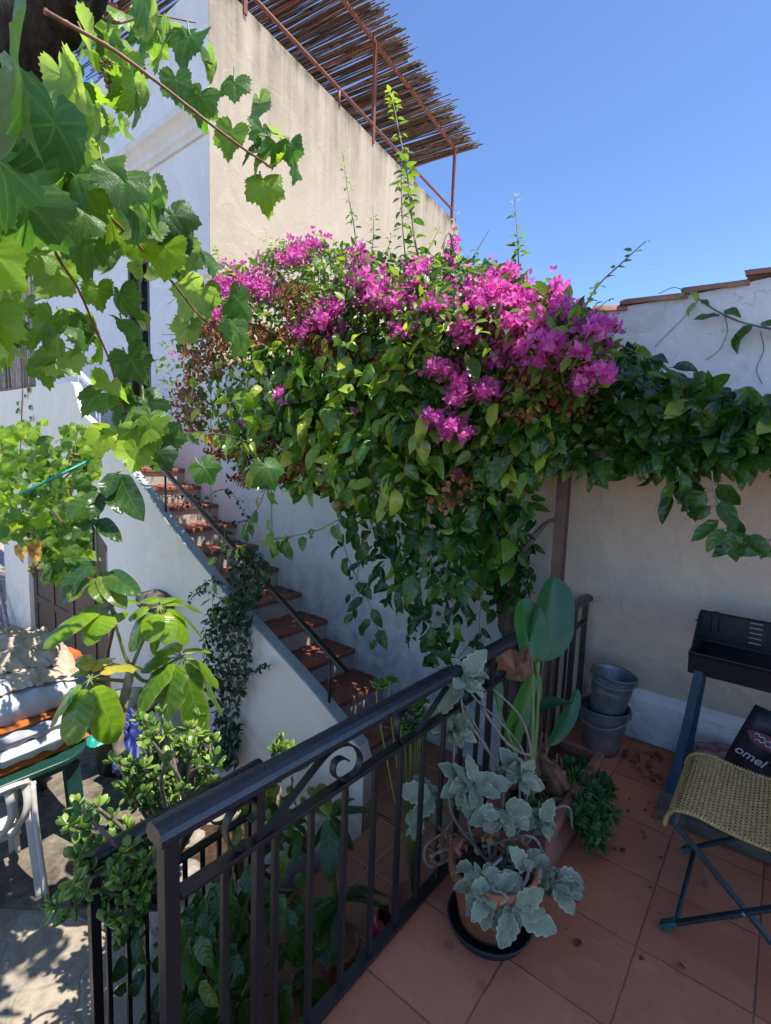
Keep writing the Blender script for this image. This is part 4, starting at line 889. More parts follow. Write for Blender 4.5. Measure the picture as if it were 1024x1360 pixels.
# leafy arbour overhead, out to the left of the picture: it throws the dapple on the courtyard
N = 230; pos = np.stack([rng.uniform(-5.6, -2.4, N), rng.uniform(-.2, 1.6, N), rng.uniform(2.75, 3.2, N)], 1)
pos = pos[[not (0 < 512+FPX*np.dot(p-CO, CR)/max(.01, np.dot(p-CO, CF)) < 1024 and -20 < 680-FPX*np.dot(p-CO, CU)/max(.01, np.dot(p-CO, CF)) < 1400 and np.dot(p-CO, CF) > 0) for p in pos]]
N = len(pos); scatter(gl, GR, pos, rnd(N, .7)+np.array([0, 0, -.5]), rnd(N, .5)+np.array([0, 0, 1.]), rng.uniform(.08, .13, N), np.clip(.5+rng.normal(0, .2, N), 0, 1))
gl.build('leaves', M['grape'], gv); gc.build('canes', M['cane'], gv); gp.build('leaf_stalks', M['green_stem'], gv)
def bunch(c, L, W, n, r, parent, name='grape_bunch'):
    mb = MB()
    for i in range(n):
        f = rng.uniform(0, 1); ww = W*(1-.65*f)*.5; a = rng.uniform(0, 2*pi); q = sqrt(rng.uniform(.3, 1))
        mb.ball(np.array(c)+np.array([cos(a)*ww*q, sin(a)*ww*q, -f*L])+rnd(1, .002)[0], r*rng.uniform(.85, 1.1), 8, 6, rng.uniform(0, 1))
    mb.tube([np.array(c)+[0, 0, .05], np.array(c)+[0, 0, -L*.6]], .003, 5); return mb.build(name, M['grapes'], parent)
bunch(atd(97, 244, 1.36), .10, .07, 120, .0075, gv); bunch(atd(150, 88, 1.6), .08, .075, 80, .0075, gv)

# ---- lower vine on the left wall
lv_ = thing('courtyard_vine', 'pale leafy grapevine with a yellow dead leaf covering the white wall beside the cellar door', 'vine', (-5.5, 2.0, -1.2))
ll = MB(); ls = MB()
for poly, N, da, db, s0, s1, tm in (([(-20, 570), (40, 565), (75, 590), (110, 565), (128, 590), (130, 640), (110, 690), (120, 740), (60, 770), (50, 730), (0, 720), (-20, 720)], 330, 3.0, 3.9, .09, .15, .52), ([(0, 560), (60, 560), (60, 620), (0, 620)], 60, 3.4, 4.2, .08, .12, .55), ([(80, 560), (130, 570), (130, 640), (90, 640)], 60, 3.4, 4.0, .08, .12, .6), ([(50, 700), (120, 690), (125, 760), (60, 770)], 50, 3.0, 3.4, .10, .14, .45)):
    P = sample(poly, N); pos = place_d(P, rng.uniform(da, db, N)); scatter(ll, GR, pos, rnd(N, .55)+np.array([.1, -.2, -.8]), rnd(N, .45)+np.array([.4, -.6, .8]), rng.uniform(s0, s1, N)*.62, np.clip(tm+rng.normal(0, .17, N), 0, 1))
for (x, y, s_) in ((22, 545, .1), (32, 525, .08), (24, 535, .08), (40, 555, .09), (38, 540, .09), (28, 560, .09), (36, 517, .10)):
    scatter(ll, GR, [ony(x, y, 2.36)], [np.array([rng.normal(0, .6), -.2, -.8])], [np.array([.1, -1, .3])], [s_*.75], [.1])
ls.tube(spline([ony(30, 515, 2.385), ony(28, 570, 2.385), ony(26, 640, 2.3)], 20), .006, 5)
for px in ([(0, 600), (60, 640), (110, 650)], [(20, 680), (70, 650), (120, 600)], [(55, 660), (80, 690), (110, 740)], [(60, 770), (100, 720), (90, 650)]): ls.tube(spline([atd(x, y, 3.3) for x, y in px], 20), .006, 5)
ls.tube(spline([atd(25, 700, 3.4), (-4.6, 1.9, .3), (-5.2, 2.1, -.5), (-5.3, 2.2, -1.25)], 20), .02, 7)
ll.build('leaves', M['grape'], lv_); ls.build('canes', M['cane'], lv_)
mb = MB()
for s_, dx in ((.12, -.4), (.10, .3), (.09, 0)): scatter(mb, GR, [atd(44, 735, 3.0)+rnd(1, .02)[0]], [np.array([dx, -.2, -1])], [np.array([.3, -1., .2])], [s_], [.6])
t = NT('yellow_dead_leaf'); tt = t.fin(t.mix(t.ramp(t.noise(t.pos(), 22, 4), [(.4, 0.), (.6, 1.)]), (.62, .36, .05), (.30, .13, .03)), .7); mb.build('dead_leaf', tt, lv_)
bunch(atd(46, 752, 2.95), .06, .07, 26, .010, lv_)
for x, y, D in ((118, 585, 3.3), (124, 605, 3.3), (110, 615, 3.3), (100, 600, 3.3)): bunch(atd(x, y, D), .10, .09, 34, .011, lv_)
sk = tag(MB().tube([atd(26, 657, 2.85), atd(136, 603, 3.1)], .0085, 8).build('garden_stake', M['teal']), 'thin teal plastic stake poking out across the pale vine leaves', 'stake')

# ---- vine strand with dark rounded leaves over the stair wall
ds = thing('dangling_creeper', 'thin dangling creeper with a few large dark rounded leaves above the brown cellar door', 'creeper', (-3.2, 1.3, 0))
mb = MB(); S = spline([atd(160, 625, 2.5), atd(142, 640, 2.5), atd(132, 675, 2.5), atd(128, 720, 2.5), atd(134, 765, 2.5), atd(150, 790, 2.45)], 40); mb.tube(S, .006, 6); mb.build('stem', M['green_stem'], ds)
mb = MB()
for x0, y0, x1, y1, w_, tn in ((155, 628, 145, 660, .085, .15), (158, 630, 184, 688, .11, .3), (150, 650, 164, 680, .09, .2), (135, 655, 88, 690, .085, .55), (138, 655, 126, 690, .075, .2), (128, 690, 100, 718, .07, .35), (130, 690, 158, 718, .07, .15), (126, 745, 80, 800, .10, .3), (128, 765, 142, 800, .09, .75), (134, 760, 165, 805, .09, .8), (140, 762, 182, 790, .09, .6), (118, 770, 95, 800, .09, .8)):
    a, b = atd(x0, y0, 2.5), atd(x1, y1, 2.42); L = np.linalg.norm(b-a); tpl = ovate(1, w_/L*1.15, .25, .5, 8, 3, wav=.2)
    scatter(mb, [tpl], [a], [b-a+np.array([0, -.02, .03])], [np.array([.4, -.7, .7])+rnd(1, .2)[0]], [L*1.05], [tn])
mb.build('leaves', M['dark_big'], ds)

# ---- umbrella plant
up_ = thing('umbrella_plant', 'young umbrella tree with big drooping bright green leaflets in front of the stair wall', 'plant', (-2.62, 1.4, -1.2))
UX = -2.62
def ux(x, y, X=UX): return onx(x, y, X)
def big(mb, a, b, wd, sag=.3, up=(0, 0, 1), wave=.12, lobes=2.5, ny=22, nx=5, fold=.18, tone=.5, pk=.5, ph=0, droop=None, curlw=0):
    a = np.asarray(a, float); b = np.asarray(b, float); L = np.linalg.norm(b-a); up = np.asarray(up, float)
    c = (a+b)/2+up*sag*L; V = []; lu = []; lv = []; tn = []
    for i in range(ny+1):
        t = i/ny; p = (1-t)**2*a+2*t*(1-t)*c+t*t*b; d = nrm(2*(1-t)*(c-a)+2*t*(b-c))
        sd = np.cross(d, up); sd = nrm(sd) if np.linalg.norm(sd) > .05 else nrm(np.cross(d, -CF)); n = np.cross(sd, d)
        w_ = wd/2*((max(t, 1e-3)/pk)**(pk*1.2))*((max(1-t, 1e-3)/(1-pk))**((1-pk)*.95))
        w_ = max(w_, .0025)*(1+wave*sin(t*lobes*2*pi+ph)*(t > .1))
        if i == ny: w_ = .001
        for j in range(-nx, nx+1):
            u = j/nx; h = -fold*abs(u)**1.4*w_*(1 if curlw == 0 else -1)+wave*.35*w_*u*u*sin(t*lobes*4*pi+ph+(1.5 if u > 0 else 0))
            V.append(p+sd*u*w_+n*h); lu.append(u); lv.append(t); tn.append(tone+.12*(t < .25)-.08*t)
    k = 2*nx+1; F = [(i*k+j, i*k+j+1, (i+1)*k+j+1, (i+1)*k+j) for i in range(ny) for j in range(k-1)]
    mb.add(V, F, np.clip(tn, 0, 1), lu, lv)
mb = MB(); S = spline([ux(232, 1120), ux(205, 1082), ux(180, 1040), ux(158, 995), ux(160, 955), ux(168, 915), ux(174, 888)], 50); r = np.linspace(.036, .021, 50); r[::4] *= 1.12
S = np.vstack([[(-2.58, 1.42, -1.22)], S]); r = np.concatenate([[.036], r]); mb.tube(S, r, 10, rough=.05); mb.build('trunk', M['pale_bark'], up_)
ps = MB(); um = MB()
def rosette(c, stem, leaves, rs=.009, sag=.28):
    c = np.asarray(c); ps.tube(spline(stem+[c], 16), np.linspace(rs*1.2, rs*.8, 16), 7)
    for (x, y, w_, tn, dX, sg, wv_) in leaves:
        w_ = w_*1.42; b = onx(x, y, UX+dX); d = nrm(b-c); a = c+d*.055+np.array([0, 0, .012])
        ps.tube([c, a], .0042, 5); big(um, a, b, w_, sg, up=UP*.95-CF*.25, wave=wv_*1.25, lobes=rng.uniform(1.6, 2.3), tone=tn, ph=rng.uniform(0, 6))
rosette(ux(147, 806, UX+.05), [ux(174, 888), ux(164, 865)], [(58, 862, .085, .62, .10, .22, .04), (76, 838, .075, .5, -.05, .2, .04), (116, 858, .085, .66, .12, .3, .04), (128, 845, .10, .70, .15, .35, .03), (160, 826, .075, .62, .1, .4, .03), (183, 800, .085, .62, .0, .35, .04), (150, 790, .07, .6, -.2, .25, .04), (108, 812, .07, .55, -.15, .15, .04)])
rosette(ux(212, 806, UX+.05), [ux(174, 888), ux(188, 855)], [(200, 854, .085, .68, .17, .42, .03), (224, 856, .085, .72, .17, .42, .03), (250, 856, .09, .70, .14, .42, .03), (274, 856, .085, .5, .05, .40, .03), (172, 866, .09, .42, .03, .38, .05), (170, 822, .08, .6, -.05, .25, .04), (205, 868, .08, .35, -.08, .35, .04), (268, 815, .08, .55, -.1, .25, .04), (238, 800, .07, .6, -.2, .25, .04), (190, 798, .07, .6, -.2, .25, .04)])
rosette(ux(241, 872, UX+.1), [ux(176, 892), ux(195, 905), ux(218, 885)], [(184, 946, .095, .40, .10, .30, .10), (221, 956, .105, .32, .14, .32, .16), (268, 982, .115, .34, .16, .30, .10), (296, 952, .10, .48, .03, .36, .14), (288, 915, .08, .7, -.05, .35, .12), (186, 892, .08, .5, .0, .25, .08), (276, 868, .08, .72, -.12, .25, .06), (225, 858, .07, .7, -.2, .3, .06), (203, 868, .07, .65, -.1, .25, .06)])
rosette(ux(119, 902, UX+.1), [ux(172, 905), ux(150, 903)], [(90, 990, .115, .55, .14, .22, .07), (155, 986, .125, .62, .16, .22, .05), (66, 965, .09, .5, -.02, .3, .08), (163, 950, .09, .2, -.05, .25, .08), (100, 895, .06, .6, -.1, .3, .08), (188, 886, .085, .97, .04, .25, .16), (146, 874, .07, .93, -.1, .25, .14), (110, 870, .06, .9, -.15, .2, .1)])
um.build('leaflets', M['umbrella'], up_); ps.build('leaf_stalks', M['green_stem'], up_)

# ---- jade plants
def jade(name, label, tips, base, X, n_per=7, size=.045, spread=.05):
    t = thing(name, label, 'succulent', base, 'jade plants beside the railing'); lv = MB(); sm = MB(); base = np.asarray(base, float)
    for (x, y, dx) in tips:
        e = onx(x, y, X+dx); mid = (base+e)/2+np.array([0, 0, .12])+rnd(1, .04)[0]; S = spline([base, mid, e], 20); sm.tube(S, np.linspace(.014, .005, 20), 6)
        for k in range(2):
            c = S[19-k*4]+rnd(1, .012)[0] if k else e; N = n_per if k == 0 else n_per-2
            d = rnd(N, .8)+np.array([0, 0, .45])+nrm(e-base)*.4
            scatter(lv, JD, c+nrmrows(d)*.008, d, rnd(N, .5)+UP*.6, rng.uniform(.8, 1.35, N)*size, np.clip(rng.beta(2, 2, N)+.12*(k == 0), 0, 1))
    lv.build('leaves', M['jade'], t); sm.build('stems', M['twig'], t); return t
def jt(poly, N, s_=.12): return [(x, y, rng.normal(0, s_)) for x, y in sample(poly, N)]
jade('jade_plant', 'large jade plant with sunlit rounded leaves in front of the white stair wall', jt([(185, 950), (215, 955), (240, 990), (285, 960), (290, 1020), (270, 1070), (210, 1090), (160, 1050), (150, 1010), (195, 1000)], 62)+[(200, 962, 0), (215, 948, 0), (250, 970, 0), (262, 955, 0), (280, 985, 0)], (-2.2, 1.20, -.32), -2.15, 8, .041)
jade('jade_plant', 'straggly jade plant spilling over the lower railing towards the white chair', jt([(105, 1120), (200, 1110), (205, 1190), (160, 1250), (125, 1235), (100, 1180)], 24, .05)+[(q[0], q[1], q[2]-.25) for q in jt([(75, 1080), (110, 1060), (160, 1080), (200, 1110), (195, 1200), (150, 1250), (120, 1230), (60, 1220), (55, 1190), (110, 1170), (130, 1140), (70, 1110)], 40)], (-2.0, 1.0, -.34), -1.72, 7, .039)
jade('jade_plant', 'small jade shoot rising just above the thick black handrail', [(372, 990, 0), (365, 1000, 0), (385, 1002, 0), (160, 1000, 0)][:3], (-2.05, 1.62, -.3), -2.0, 8, .055)
N = 1
# hanging shrubs behind the balusters
shb = thing('potted_shrub', 'bushy shrub with broad green leaves behind the black balusters', 'shrub', (-1.55, 1.05, -.65))
mb = MB(); sm = MB()
for poly, N, xa, xb, tn in (([(150, 1230), (205, 1200), (240, 1240), (240, 1370), (190, 1370), (165, 1300)], 34, -2.0, -1.7, .15), ([(240, 1180), (330, 1160), (335, 1300), (320, 1370), (240, 1370)], 150, -1.7, -1.35, .3), ([(365, 1080), (400, 1060), (405, 1120), (370, 1150)], 22, -1.8, -1.5, .6), ([(280, 1040), (400, 1000), (400, 1060), (300, 1110)], 30, -2.0, -1.7, .8), ([(370, 1250), (410, 1230), (430, 1320), (420, 1370), (370, 1370)], 40, -1.5, -1.3, .45), ([(355, 1180), (400, 1160), (400, 1200), (360, 1230)], 12, -1.5, -1.3, .35)):
    P = sample(poly, N); d = rays(P); X = rng.uniform(xa, xb, N); pos = CO+d*(X/d[:, 0])[:, None]
    scatter(mb, OV, pos, rnd(N, .5)+np.array([.2, -.2, -.7]), rnd(N, .5)+np.array([.6, -.5, .6]), rng.uniform(.08, .13, N), np.clip(tn+rng.normal(0, .2, N), 0, 1))
for q in sample([(250, 1200), (400, 1150), (420, 1340), (260, 1350)], 16):
    e = onx(q[0], q[1], -1.5); sm.tube(spline([(-1.55, 1.05, -.6), ((-1.55+e[0])/2, (1.05+e[1])/2, e[2]+.03), e], 12), .006, 5)
mb.build('leaves', M['dark_big'], shb); sm.build('stems', M['green_stem'], shb)
rb = thing('rubber_plant', 'potted plant with large glossy oval leaves seen through the balusters', 'plant', (-1.38, 1.52, -.65))
mb = MB(); sm = MB(); c1 = onx(437, 1085, -1.45); c2 = onx(445, 1195, -1.4)
for c, L in ((c1, [(438, 1172, .085, .35, .1), (470, 1128, .085, .25, .1), (526, 1095, .085, .2, .0), (415, 1130, .07, .4, -.1), (400, 1070, .06, .7, -.2), (410, 1045, .06, .9, -.2), (425, 1040, .06, .8, -.2), (470, 1060, .06, .5, -.1)]), (c2, [(435, 1290, .10, .35, .12), (405, 1235, .09, .3, .05), (372, 1225, .08, .4, -.05), (515, 1190, .08, .25, .0), (525, 1215, .06, .3, .1), (420, 1195, .08, .15, -.1), (400, 1300, .08, .6, .0), (470, 1180, .07, .3, -.1)])):
    for x, y, w_, tn, dX in L: big(mb, c, onx(x, y, c[0]+dX), w_, .22, wave=.03, lobes=1.5, tone=tn, ny=14, nx=3)
sm.tube(spline([(-1.38, 1.5, -.5), c2, (c1+c2)/2, c1], 20), .011, 7); mb.build('leaves', M['dark_big'], rb); sm.build('stem', M['green_stem'], rb)
mb = MB(); mb.lathe([(.0, .0), (.065, .0), (.09, .15), (.10, .155), (.10, .18), (.088, .18), (.082, .15), (0, .15)], (-1.38, 1.50, -.65)); mb.build('pot', M['tan_pot'], rb)
tag(MB().lathe([(.0, .0), (.05, .0), (.085, .05), (.095, .11), (.08, .17), (.06, .19), (.05, .185), (.07, .11), (0, .1)], (-1.27, 1.74, -.65)).build('red_pot', M['red_pot']), 'round red glazed pot standing empty on the landing behind the balusters', 'pot')
# rock planter the jade grows from
rk = MB()
def stone(mb, c, d, seed):
    r = np.random.default_rng(seed); b = MB(); b.ball((0, 0, 0), 1, 10, 8); V = b.v[0]; V = V*(1+.18*np.sin(V[:, [1, 2, 0]]*3+r.uniform(0, 6, 3))+r.normal(0, .04, V.shape)); V = np.sign(V)*np.abs(V)**.75
    mb.v.append(V*np.array(d)/2+np.array(c)); mb.l += [q+mb.n for q in b.l]; mb.fs += b.fs; mb.t += b.t; mb.a += b.a; mb.b += b.b; mb.n += len(V)
k = 0
for zz in (-1.08, -.86, -.66):
    y = 1.28+rng.uniform(0, .08)
    while y < 1.85:
        L = rng.uniform(.16, .32); stone(rk, (-1.96-rng.uniform(0, .06), y+L/2, zz), (.26, L*1.12, .26), k); stone(rk, (-2.55-rng.uniform(0, .06), y+L/2, zz), (.26, L*1.12, .26), k+100); k += 1; y += L
    for xx in (-2.1, -2.3, -2.5): stone(rk, (xx, 1.30, zz), (.26, .22, .26), k+200); k += 1
rp = thing('stone_planter', 'rough rubble stone planter bed holding the jade plants beside the landing', 'planter', (-2.25, 1.6, -1.2)); rk.build('stone_edge', M['stone'], rp)
mb = MB(); mb.box((-2.25, 1.58, -.88), (.6, .62, .64)); mb.build('soil', M['soil'], rp, smooth=False)

# ---- terrace pots
kp = thing('kalanchoe', 'silvery felt-leaved kalanchoe sprawling from a terracotta pot on the terrace', 'potted plant', (-.70, 1.56, 0))
KC = np.array([-.70, 1.575, 0.]); mb = MB()
mb.lathe([(0, .025), (.110, .025), (.146, .215), (.158, .218), (.161, .262), (.147, .265), (.139, .235), (.13, .21), (0, .21)], KC, 40); mb.build('pot', M['terracotta'], kp)
tag(MB().lathe([(0, .002), (.135, .002), (.155, .04), (.150, .045), (.132, .014), (0, .012)], KC, 40).build('plant_saucer', M['dark_pot']), 'dark green saucer under the round terracotta pot', 'saucer')
mb = MB(); mb.lathe([(0, .225), (.08, .228), (.137, .217)], KC, 24); mb.build('soil', M['soil'], kp)
kl = MB(); ks = MB()
def kros(x, y, D, leaves, stem):
    c = atd(x, y, D); ks.tube(spline(stem+[c], 24), np.linspace(.0075, .004, 24), 7, rough=.12)
    for (tx, ty, dd, sz, tn) in leaves:
        b = atd(tx, ty, D+dd); L = np.linalg.norm(b-c); d = (b-c)/max(L, 1e-6); no = np.array(CF)*-.55+UP*.8+rnd(1, .22)[0]
        scatter(kl, SC, [c+d*L*.12], [d], [no], [L*.72*sz], [tn])
    for q in range(15):
        src = leaves[rng.integers(len(leaves))]; b = atd(src[0]+rng.normal(0, 14), src[1]+rng.normal(0, 14), D+src[2]+rng.normal(0, .04)); L = np.linalg.norm(b-c)*rng.uniform(.45, .72); d = nrm(b-c)
        scatter(kl, SC, [c+d*L*.1+rnd(1, .01)[0]], [d+rnd(1, .25)[0]], [np.array(CF)*-.5+UP*.8+rnd(1, .35)[0]], [L], [rng.uniform(.2, .8)])
    for q in leaves: ks.tube([c, c+(atd(q[0], q[1], D+q[2])-c)*.2], .003, 5)
B0 = KC+np.array([0, 0, .23])
kros(614, 905, 1.95, [(585, 880, .0, 1.0, .6), (605, 862, .03, 1, .7), (640, 868, .03, 1., .6), (655, 892, .0, 1., .5), (650, 920, -.06, 1.1, .75), (578, 900, -.05, 1.05, .6), (620, 885, -.05, .8, .8), (600, 925, -.08, .9, .5), (625, 865, .06, .9, .5), (640, 925, -.08, .8, .8)], [B0, atd(668, 1040, 1.98), atd(640, 985, 1.98), atd(615, 945, 1.97)])
kros(604, 970, 2.0, [(568, 945, .0, 1, .4), (580, 975, -.04, 1, .5), (640, 985, -.06, 1, .7), (622, 960, .05, 1, .5), (560, 968, .05, .9, .3), (630, 945, .04, .9, .4)], [B0, atd(600, 1080, 1.98), atd(602, 1020, 1.98)])
kros(628, 1045, 1.92, [(580, 1010, .0, 1.1, .4), (625, 995, .05, 1.05, .6), (585, 1045, -.06, 1.15, .6), (600, 1070, -.06, 1., .55), (660, 1020, .02, 1., .7), (665, 1055, -.06, 1.2, .6), (640, 1080, -.08, 1.1, .5), (610, 1100, -.02, 1., .5), (680, 1030, .05, .9, .6)], [B0, atd(630, 1120, 1.9), atd(622, 1085, 1.91)])
kros(575, 1055, 2.02, [(540, 1035, .0, 1, .35), (548, 1062, -.04, 1, .4), (590, 1040, .04, .9, .3), (560, 1090, -.03, 1, .35)], [B0, atd(620, 1140, 1.95), atd(585, 1100, 2.0)])
kros(560, 1080, 2.05, [(540, 1085, 0, 1, .4), (575, 1095, 0, 1, .35), (552, 1110, -.02, .9, .3)], [atd(575, 1055, 2.02), atd(566, 1066, 2.02)])
kros(690, 1035, 1.98, [(665, 985, .0, 1, .7), (715, 1005, .02, 1.0, .65), (705, 1060, -.06, 1, .6), (735, 1045, .0, 1., .6), (660, 1010, .0, .9, .6)], [B0, atd(690, 1100, 1.92), atd(690, 1060, 1.96)])
kros(665, 1080, 1.84, [(715, 1095, -.03, 1.15, .55), (640, 1105, -.04, 1.1, .5), (690, 1120, -.05, 1.1, .6), (625, 1080, .0, 1., .5)], [B0, atd(650, 1120, 1.84)])
kros(715, 1090, 1.97, [(690, 1080, 0, 1, .4), (742, 1070, .0, 1, .45), (745, 1092, -.03, 1, .5), (728, 1110, -.03, .9, .4)], [B0, atd(700, 1120, 1.95)])
kros(640, 1165, 1.72, [(612, 1170, .0, 1.5, .5), (630, 1145, .03, 1, .5), (625, 1200, -.05, 1.5, .5), (660, 1140, .03, 1., .6), (670, 1175, .0, 1.5, .55), (655, 1200, -.06, 1.5, .5), (615, 1190, -.03, 1, .5)], [B0, atd(665, 1140, 1.76)])
kros(648, 1192, 1.70, [(606, 1165, .0, 1.2, .5), (618, 1215, -.04, 1.2, .45), (690, 1152, .02, 1.1, .6), (642, 1240, -.05, 1.2, .5), (682, 1222, -.03, 1.2, .55), (655, 1150, .03, 1.1, .6), (628, 1180, -.05, 1., .7)], [B0, atd(655, 1150, 1.76)])
kros(700, 1150, 1.80, [(735, 1135, .0, 1.1, .5), (690, 1185, -.03, 1.1, .55), (728, 1165, -.03, 1., .6), (675, 1130, .02, 1., .5)], [B0, atd(690, 1130, 1.86)])
kros(682, 1205, 1.66, [(665, 1265, -.06, 1.2, .5), (700, 1195, .0, 1., .6), (745, 1240, -.04, 1.15, .6), (720, 1180, .03, 1, .5), (650, 1230, .0, .9, .4)], [B0, atd(700, 1155, 1.74), atd(690, 1185, 1.7)])
kros(735, 1170, 1.80, [(785, 1160, .0, 1.1, .55), (700, 1180, .0, 1, .45), (725, 1145, .03, 1.05, .6), (755, 1190, -.04, 1.05, .5), (770, 1225, -.06, 1., .5)], [B0, atd(710, 1130, 1.86), atd(722, 1150, 1.83)])
for px, D in (([(655, 1130), (690, 1090), (702, 1030), (690, 990), (660, 955), (635, 932), (615, 905)], 2.05), ([(660, 1130), (640, 1090), (660, 1030), (640, 980), (612, 930)], 2.0), ([(640, 940), (672, 985), (700, 1002), (704, 990), (690, 950), (655, 915)], 1.98), ([(600, 1140), (570, 1150), (565, 1125), (590, 1105), (600, 1090)], 1.95), ([(650, 1130), (620, 1135), (590, 1128), (572, 1140)], 1.9), ([(640, 1125), (700, 1110), (720, 1130), (728, 1160)], 1.86), ([(700, 1130), (730, 1080), (755, 1072), (760, 1100)], 2.05)):
    ks.tube(spline([atd(x, y, D+.02*i*0) for x, y in px], 40), np.linspace(.0065, .0042, 40), 7, rough=.16)
kl.build('leaves', M['kalanchoe'], kp); ks.build('stems', M['twig'], kp)
mb = MB(); N = 110; P = sample([(585, 1100), (700, 1110), (700, 1150), (610, 1150), (575, 1170), (570, 1130)], N); scatter(mb, OVS, place_d(P, rng.uniform(1.78, 1.95, N)), rnd(N, .8)+np.array([0, 0, -.6]), rnd(N, .8), rng.uniform(.02, .045, N), rng.uniform(.2, 1, N)); mb.build('dry_leaves', M['dry_leaf'], kp)

cp = thing('canna_planter', 'weathered terracotta trough with a tall canna lily and its dry brown leaves', 'potted plant', (-.74, 2.15, 0))
mb = MB(); x0, x1, y0, y1 = -.88, -.615, 1.82, 2.62; H_ = .22
for a in (mb.box(((x0+x1)/2, y0+.014, H_/2), (x1-x0, .028, H_)), mb.box(((x0+x1)/2, y1-.014, H_/2), (x1-x0, .028, H_)), mb.box((x0+.014, (y0+y1)/2, H_/2), (.028, y1-y0-.058, H_)), mb.box((x1-.014, (y0+y1)/2, H_/2), (.028, y1-y0-.058, H_)), mb.box((x1-.003, (y0+y1)/2, H_-.015), (.035, y1-y0-.004, .05))): pass
mb.build('trough', M['terracotta_dull'], cp, smooth=False, bevel=.006)
mb = MB(); mb.box(((x0+x1)/2, (y0+y1)/2, .09), (x1-x0-.06, y1-y0-.06, .18)); mb.build('soil', M['soil'], cp, smooth=False)
cl_ = MB(); cs = MB(); cb = onz(702, 1065, .2)
D1 = 2.42
for a, b, w_, sg, tn, D2, ph in (((716, 878), (737, 765), .26, .05, .15, D1+.05, 0), ((707, 878), (694, 795), .19, .03, .5, D1-.03, 1), ((672, 985), (712, 888), .14, .05, .75, D1-.05, 2), ((680, 1010), (690, 955), .05, .05, .9, D1-.1, 2), ((700, 955), (760, 935), .085, .25, .2, D1, 3), ((728, 990), (768, 915), .10, .1, .15, D1+.05, 4), ((664, 945), (652, 872), .055, .05, .6, D1-.05, 4)):
    big(cl_, atd(a[0], a[1], D2), atd(b[0], b[1], D2+.06), w_, sg, up=-CF*.8+CR*.3 if a[1]-b[1] > 30 else UP, wave=.04, lobes=1.3, tone=tn, ny=20, nx=4, fold=.35, pk=.42, ph=ph, curlw=1)
    cs.tube(spline([cb, (cb+atd(a[0], a[1], D2))/2+np.array([.01, 0, 0]), atd(a[0], a[1], D2)], 14), np.linspace(.013, .006, 14), 7)
cs.tube(spline([cb, atd(712, 940, D1), atd(714, 878, D1)], 14), np.linspace(.016, .010, 14), 8)
cl_.build('leaves', M['canna'], cp); cs.build('stems', M['green_stem'], cp)
mb = MB()
for a, b, w_, sg, tn in (((694, 905), (665, 868), .10, .2, .65), ((680, 862), (700, 895), .09, .3, .55), ((702, 862), (694, 905), .07, .3, .45), ((672, 872), (695, 875), .10, -.2, .6), ((712, 985), (700, 1060), .07, .3, .2), ((720, 1000), (745, 1060), .10, .2, .45), ((725, 1010), (755, 1050), .07, .1, .6), ((700, 1000), (680, 1050), .05, .2, .3), ((740, 1020), (770, 1075), .06, .3, .1), ((715, 1000), (735, 1040), .08, .3, .15)):
    big(mb, atd(a[0], a[1], 2.34), atd(b[0], b[1], 2.26), w_, sg, up=-CF+UP*.3, wave=.4, lobes=2, tone=tn, ny=14, nx=4, fold=.9, ph=rng.uniform(0, 6))
for x in np.linspace(690, 745, 12): mb.tube(spline([atd(x, 985+rng.uniform(-15, 25), 2.35), atd(x+rng.normal(0, 10), 1035, 2.36), onz(x+5, 1080, .18)], 10), .005, 5)
mb.build('dry_leaves', M['dry_leaf'], cp)
fe = thing('feathery_plant', 'low fern-like plant with finely cut green leaves spilling from the trough onto the tiles', 'plant', (-.52, 2.25, 0))
mb = MB(); sm = MB(); fb = np.array([-.62, 2.2, .16])
for q in np.vstack([sample([(745, 1020), (775, 995), (795, 1030), (820, 1060), (815, 1085), (800, 1100), (795, 1125), (775, 1110), (760, 1075), (750, 1050)], 110), sample([(700, 1070), (735, 1065), (735, 1090), (710, 1100)], 8)]):
    e = onz(q[0], q[1], rng.uniform(.05, .24)); mid = (fb+e)/2+np.array([0, 0, .05]); sm.tube(spline([fb, mid, e], 8), .0025, 4)
    N = 17; d = rnd(N, 1.)+np.array([0, 0, .5]); scatter(mb, OVS, e+nrmrows(d)*.010, d, rnd(N, .6)+UP, rng.uniform(.028, .055, N), rng.uniform(0, 1, N))
mb.build('leaves', M['feather'], fe); sm.build('stems', M['green_stem'], fe)
# succulent behind the rail
su = thing('rosette_succulent', 'pale green rosette succulent peeping over the handrail by the lowest steps', 'succulent', (-1.25, 1.85, -.65))
mb = MB(); sm = MB()
for x, y, s_ in ((546, 952, .085), (553, 940, .06), (556, 962, .065), (540, 968, .05), (548, 955, .055), (530, 935, .04), (560, 935, .04), (505, 912, .045), (560, 965, .04), (535, 960, .04), (520, 905, .035)):
    c = onx(x, y, -1.12); sm.tube(spline([(-1.15, 1.75, -.3), c-UP*.12, c], 10), .003, 5)
    for ring, N in ((.4, 8), (.75, 8), (1.2, 6)):
        a = np.arange(N)*2*pi/N+ring; d = np.stack([np.cos(a)*ring, np.sin(a)*ring, np.full(N, 1.1-ring*.7)], 1)+np.array([.2, -.3, 0]); scatter(mb, JD, np.repeat(c[None], N, 0), d, np.repeat(UP[None], N, 0)+rnd(N, .2), np.full(N, s_*(.6+.35*ring)), np.full(N, .42)+rng.normal(0, .1, N))
mb.build('leaves', M['jade'], su); sm.build('stems', M['green_stem'], su)
mb = MB(); mb.lathe([(0, 0), (.07, 0), (.10, .30), (.115, .305), (.115, .345), (.10, .345), (.09, .30), (0, .29)], (-1.15, 1.75, -.65)); mb.build('pot', M['terracotta_dull'], su)

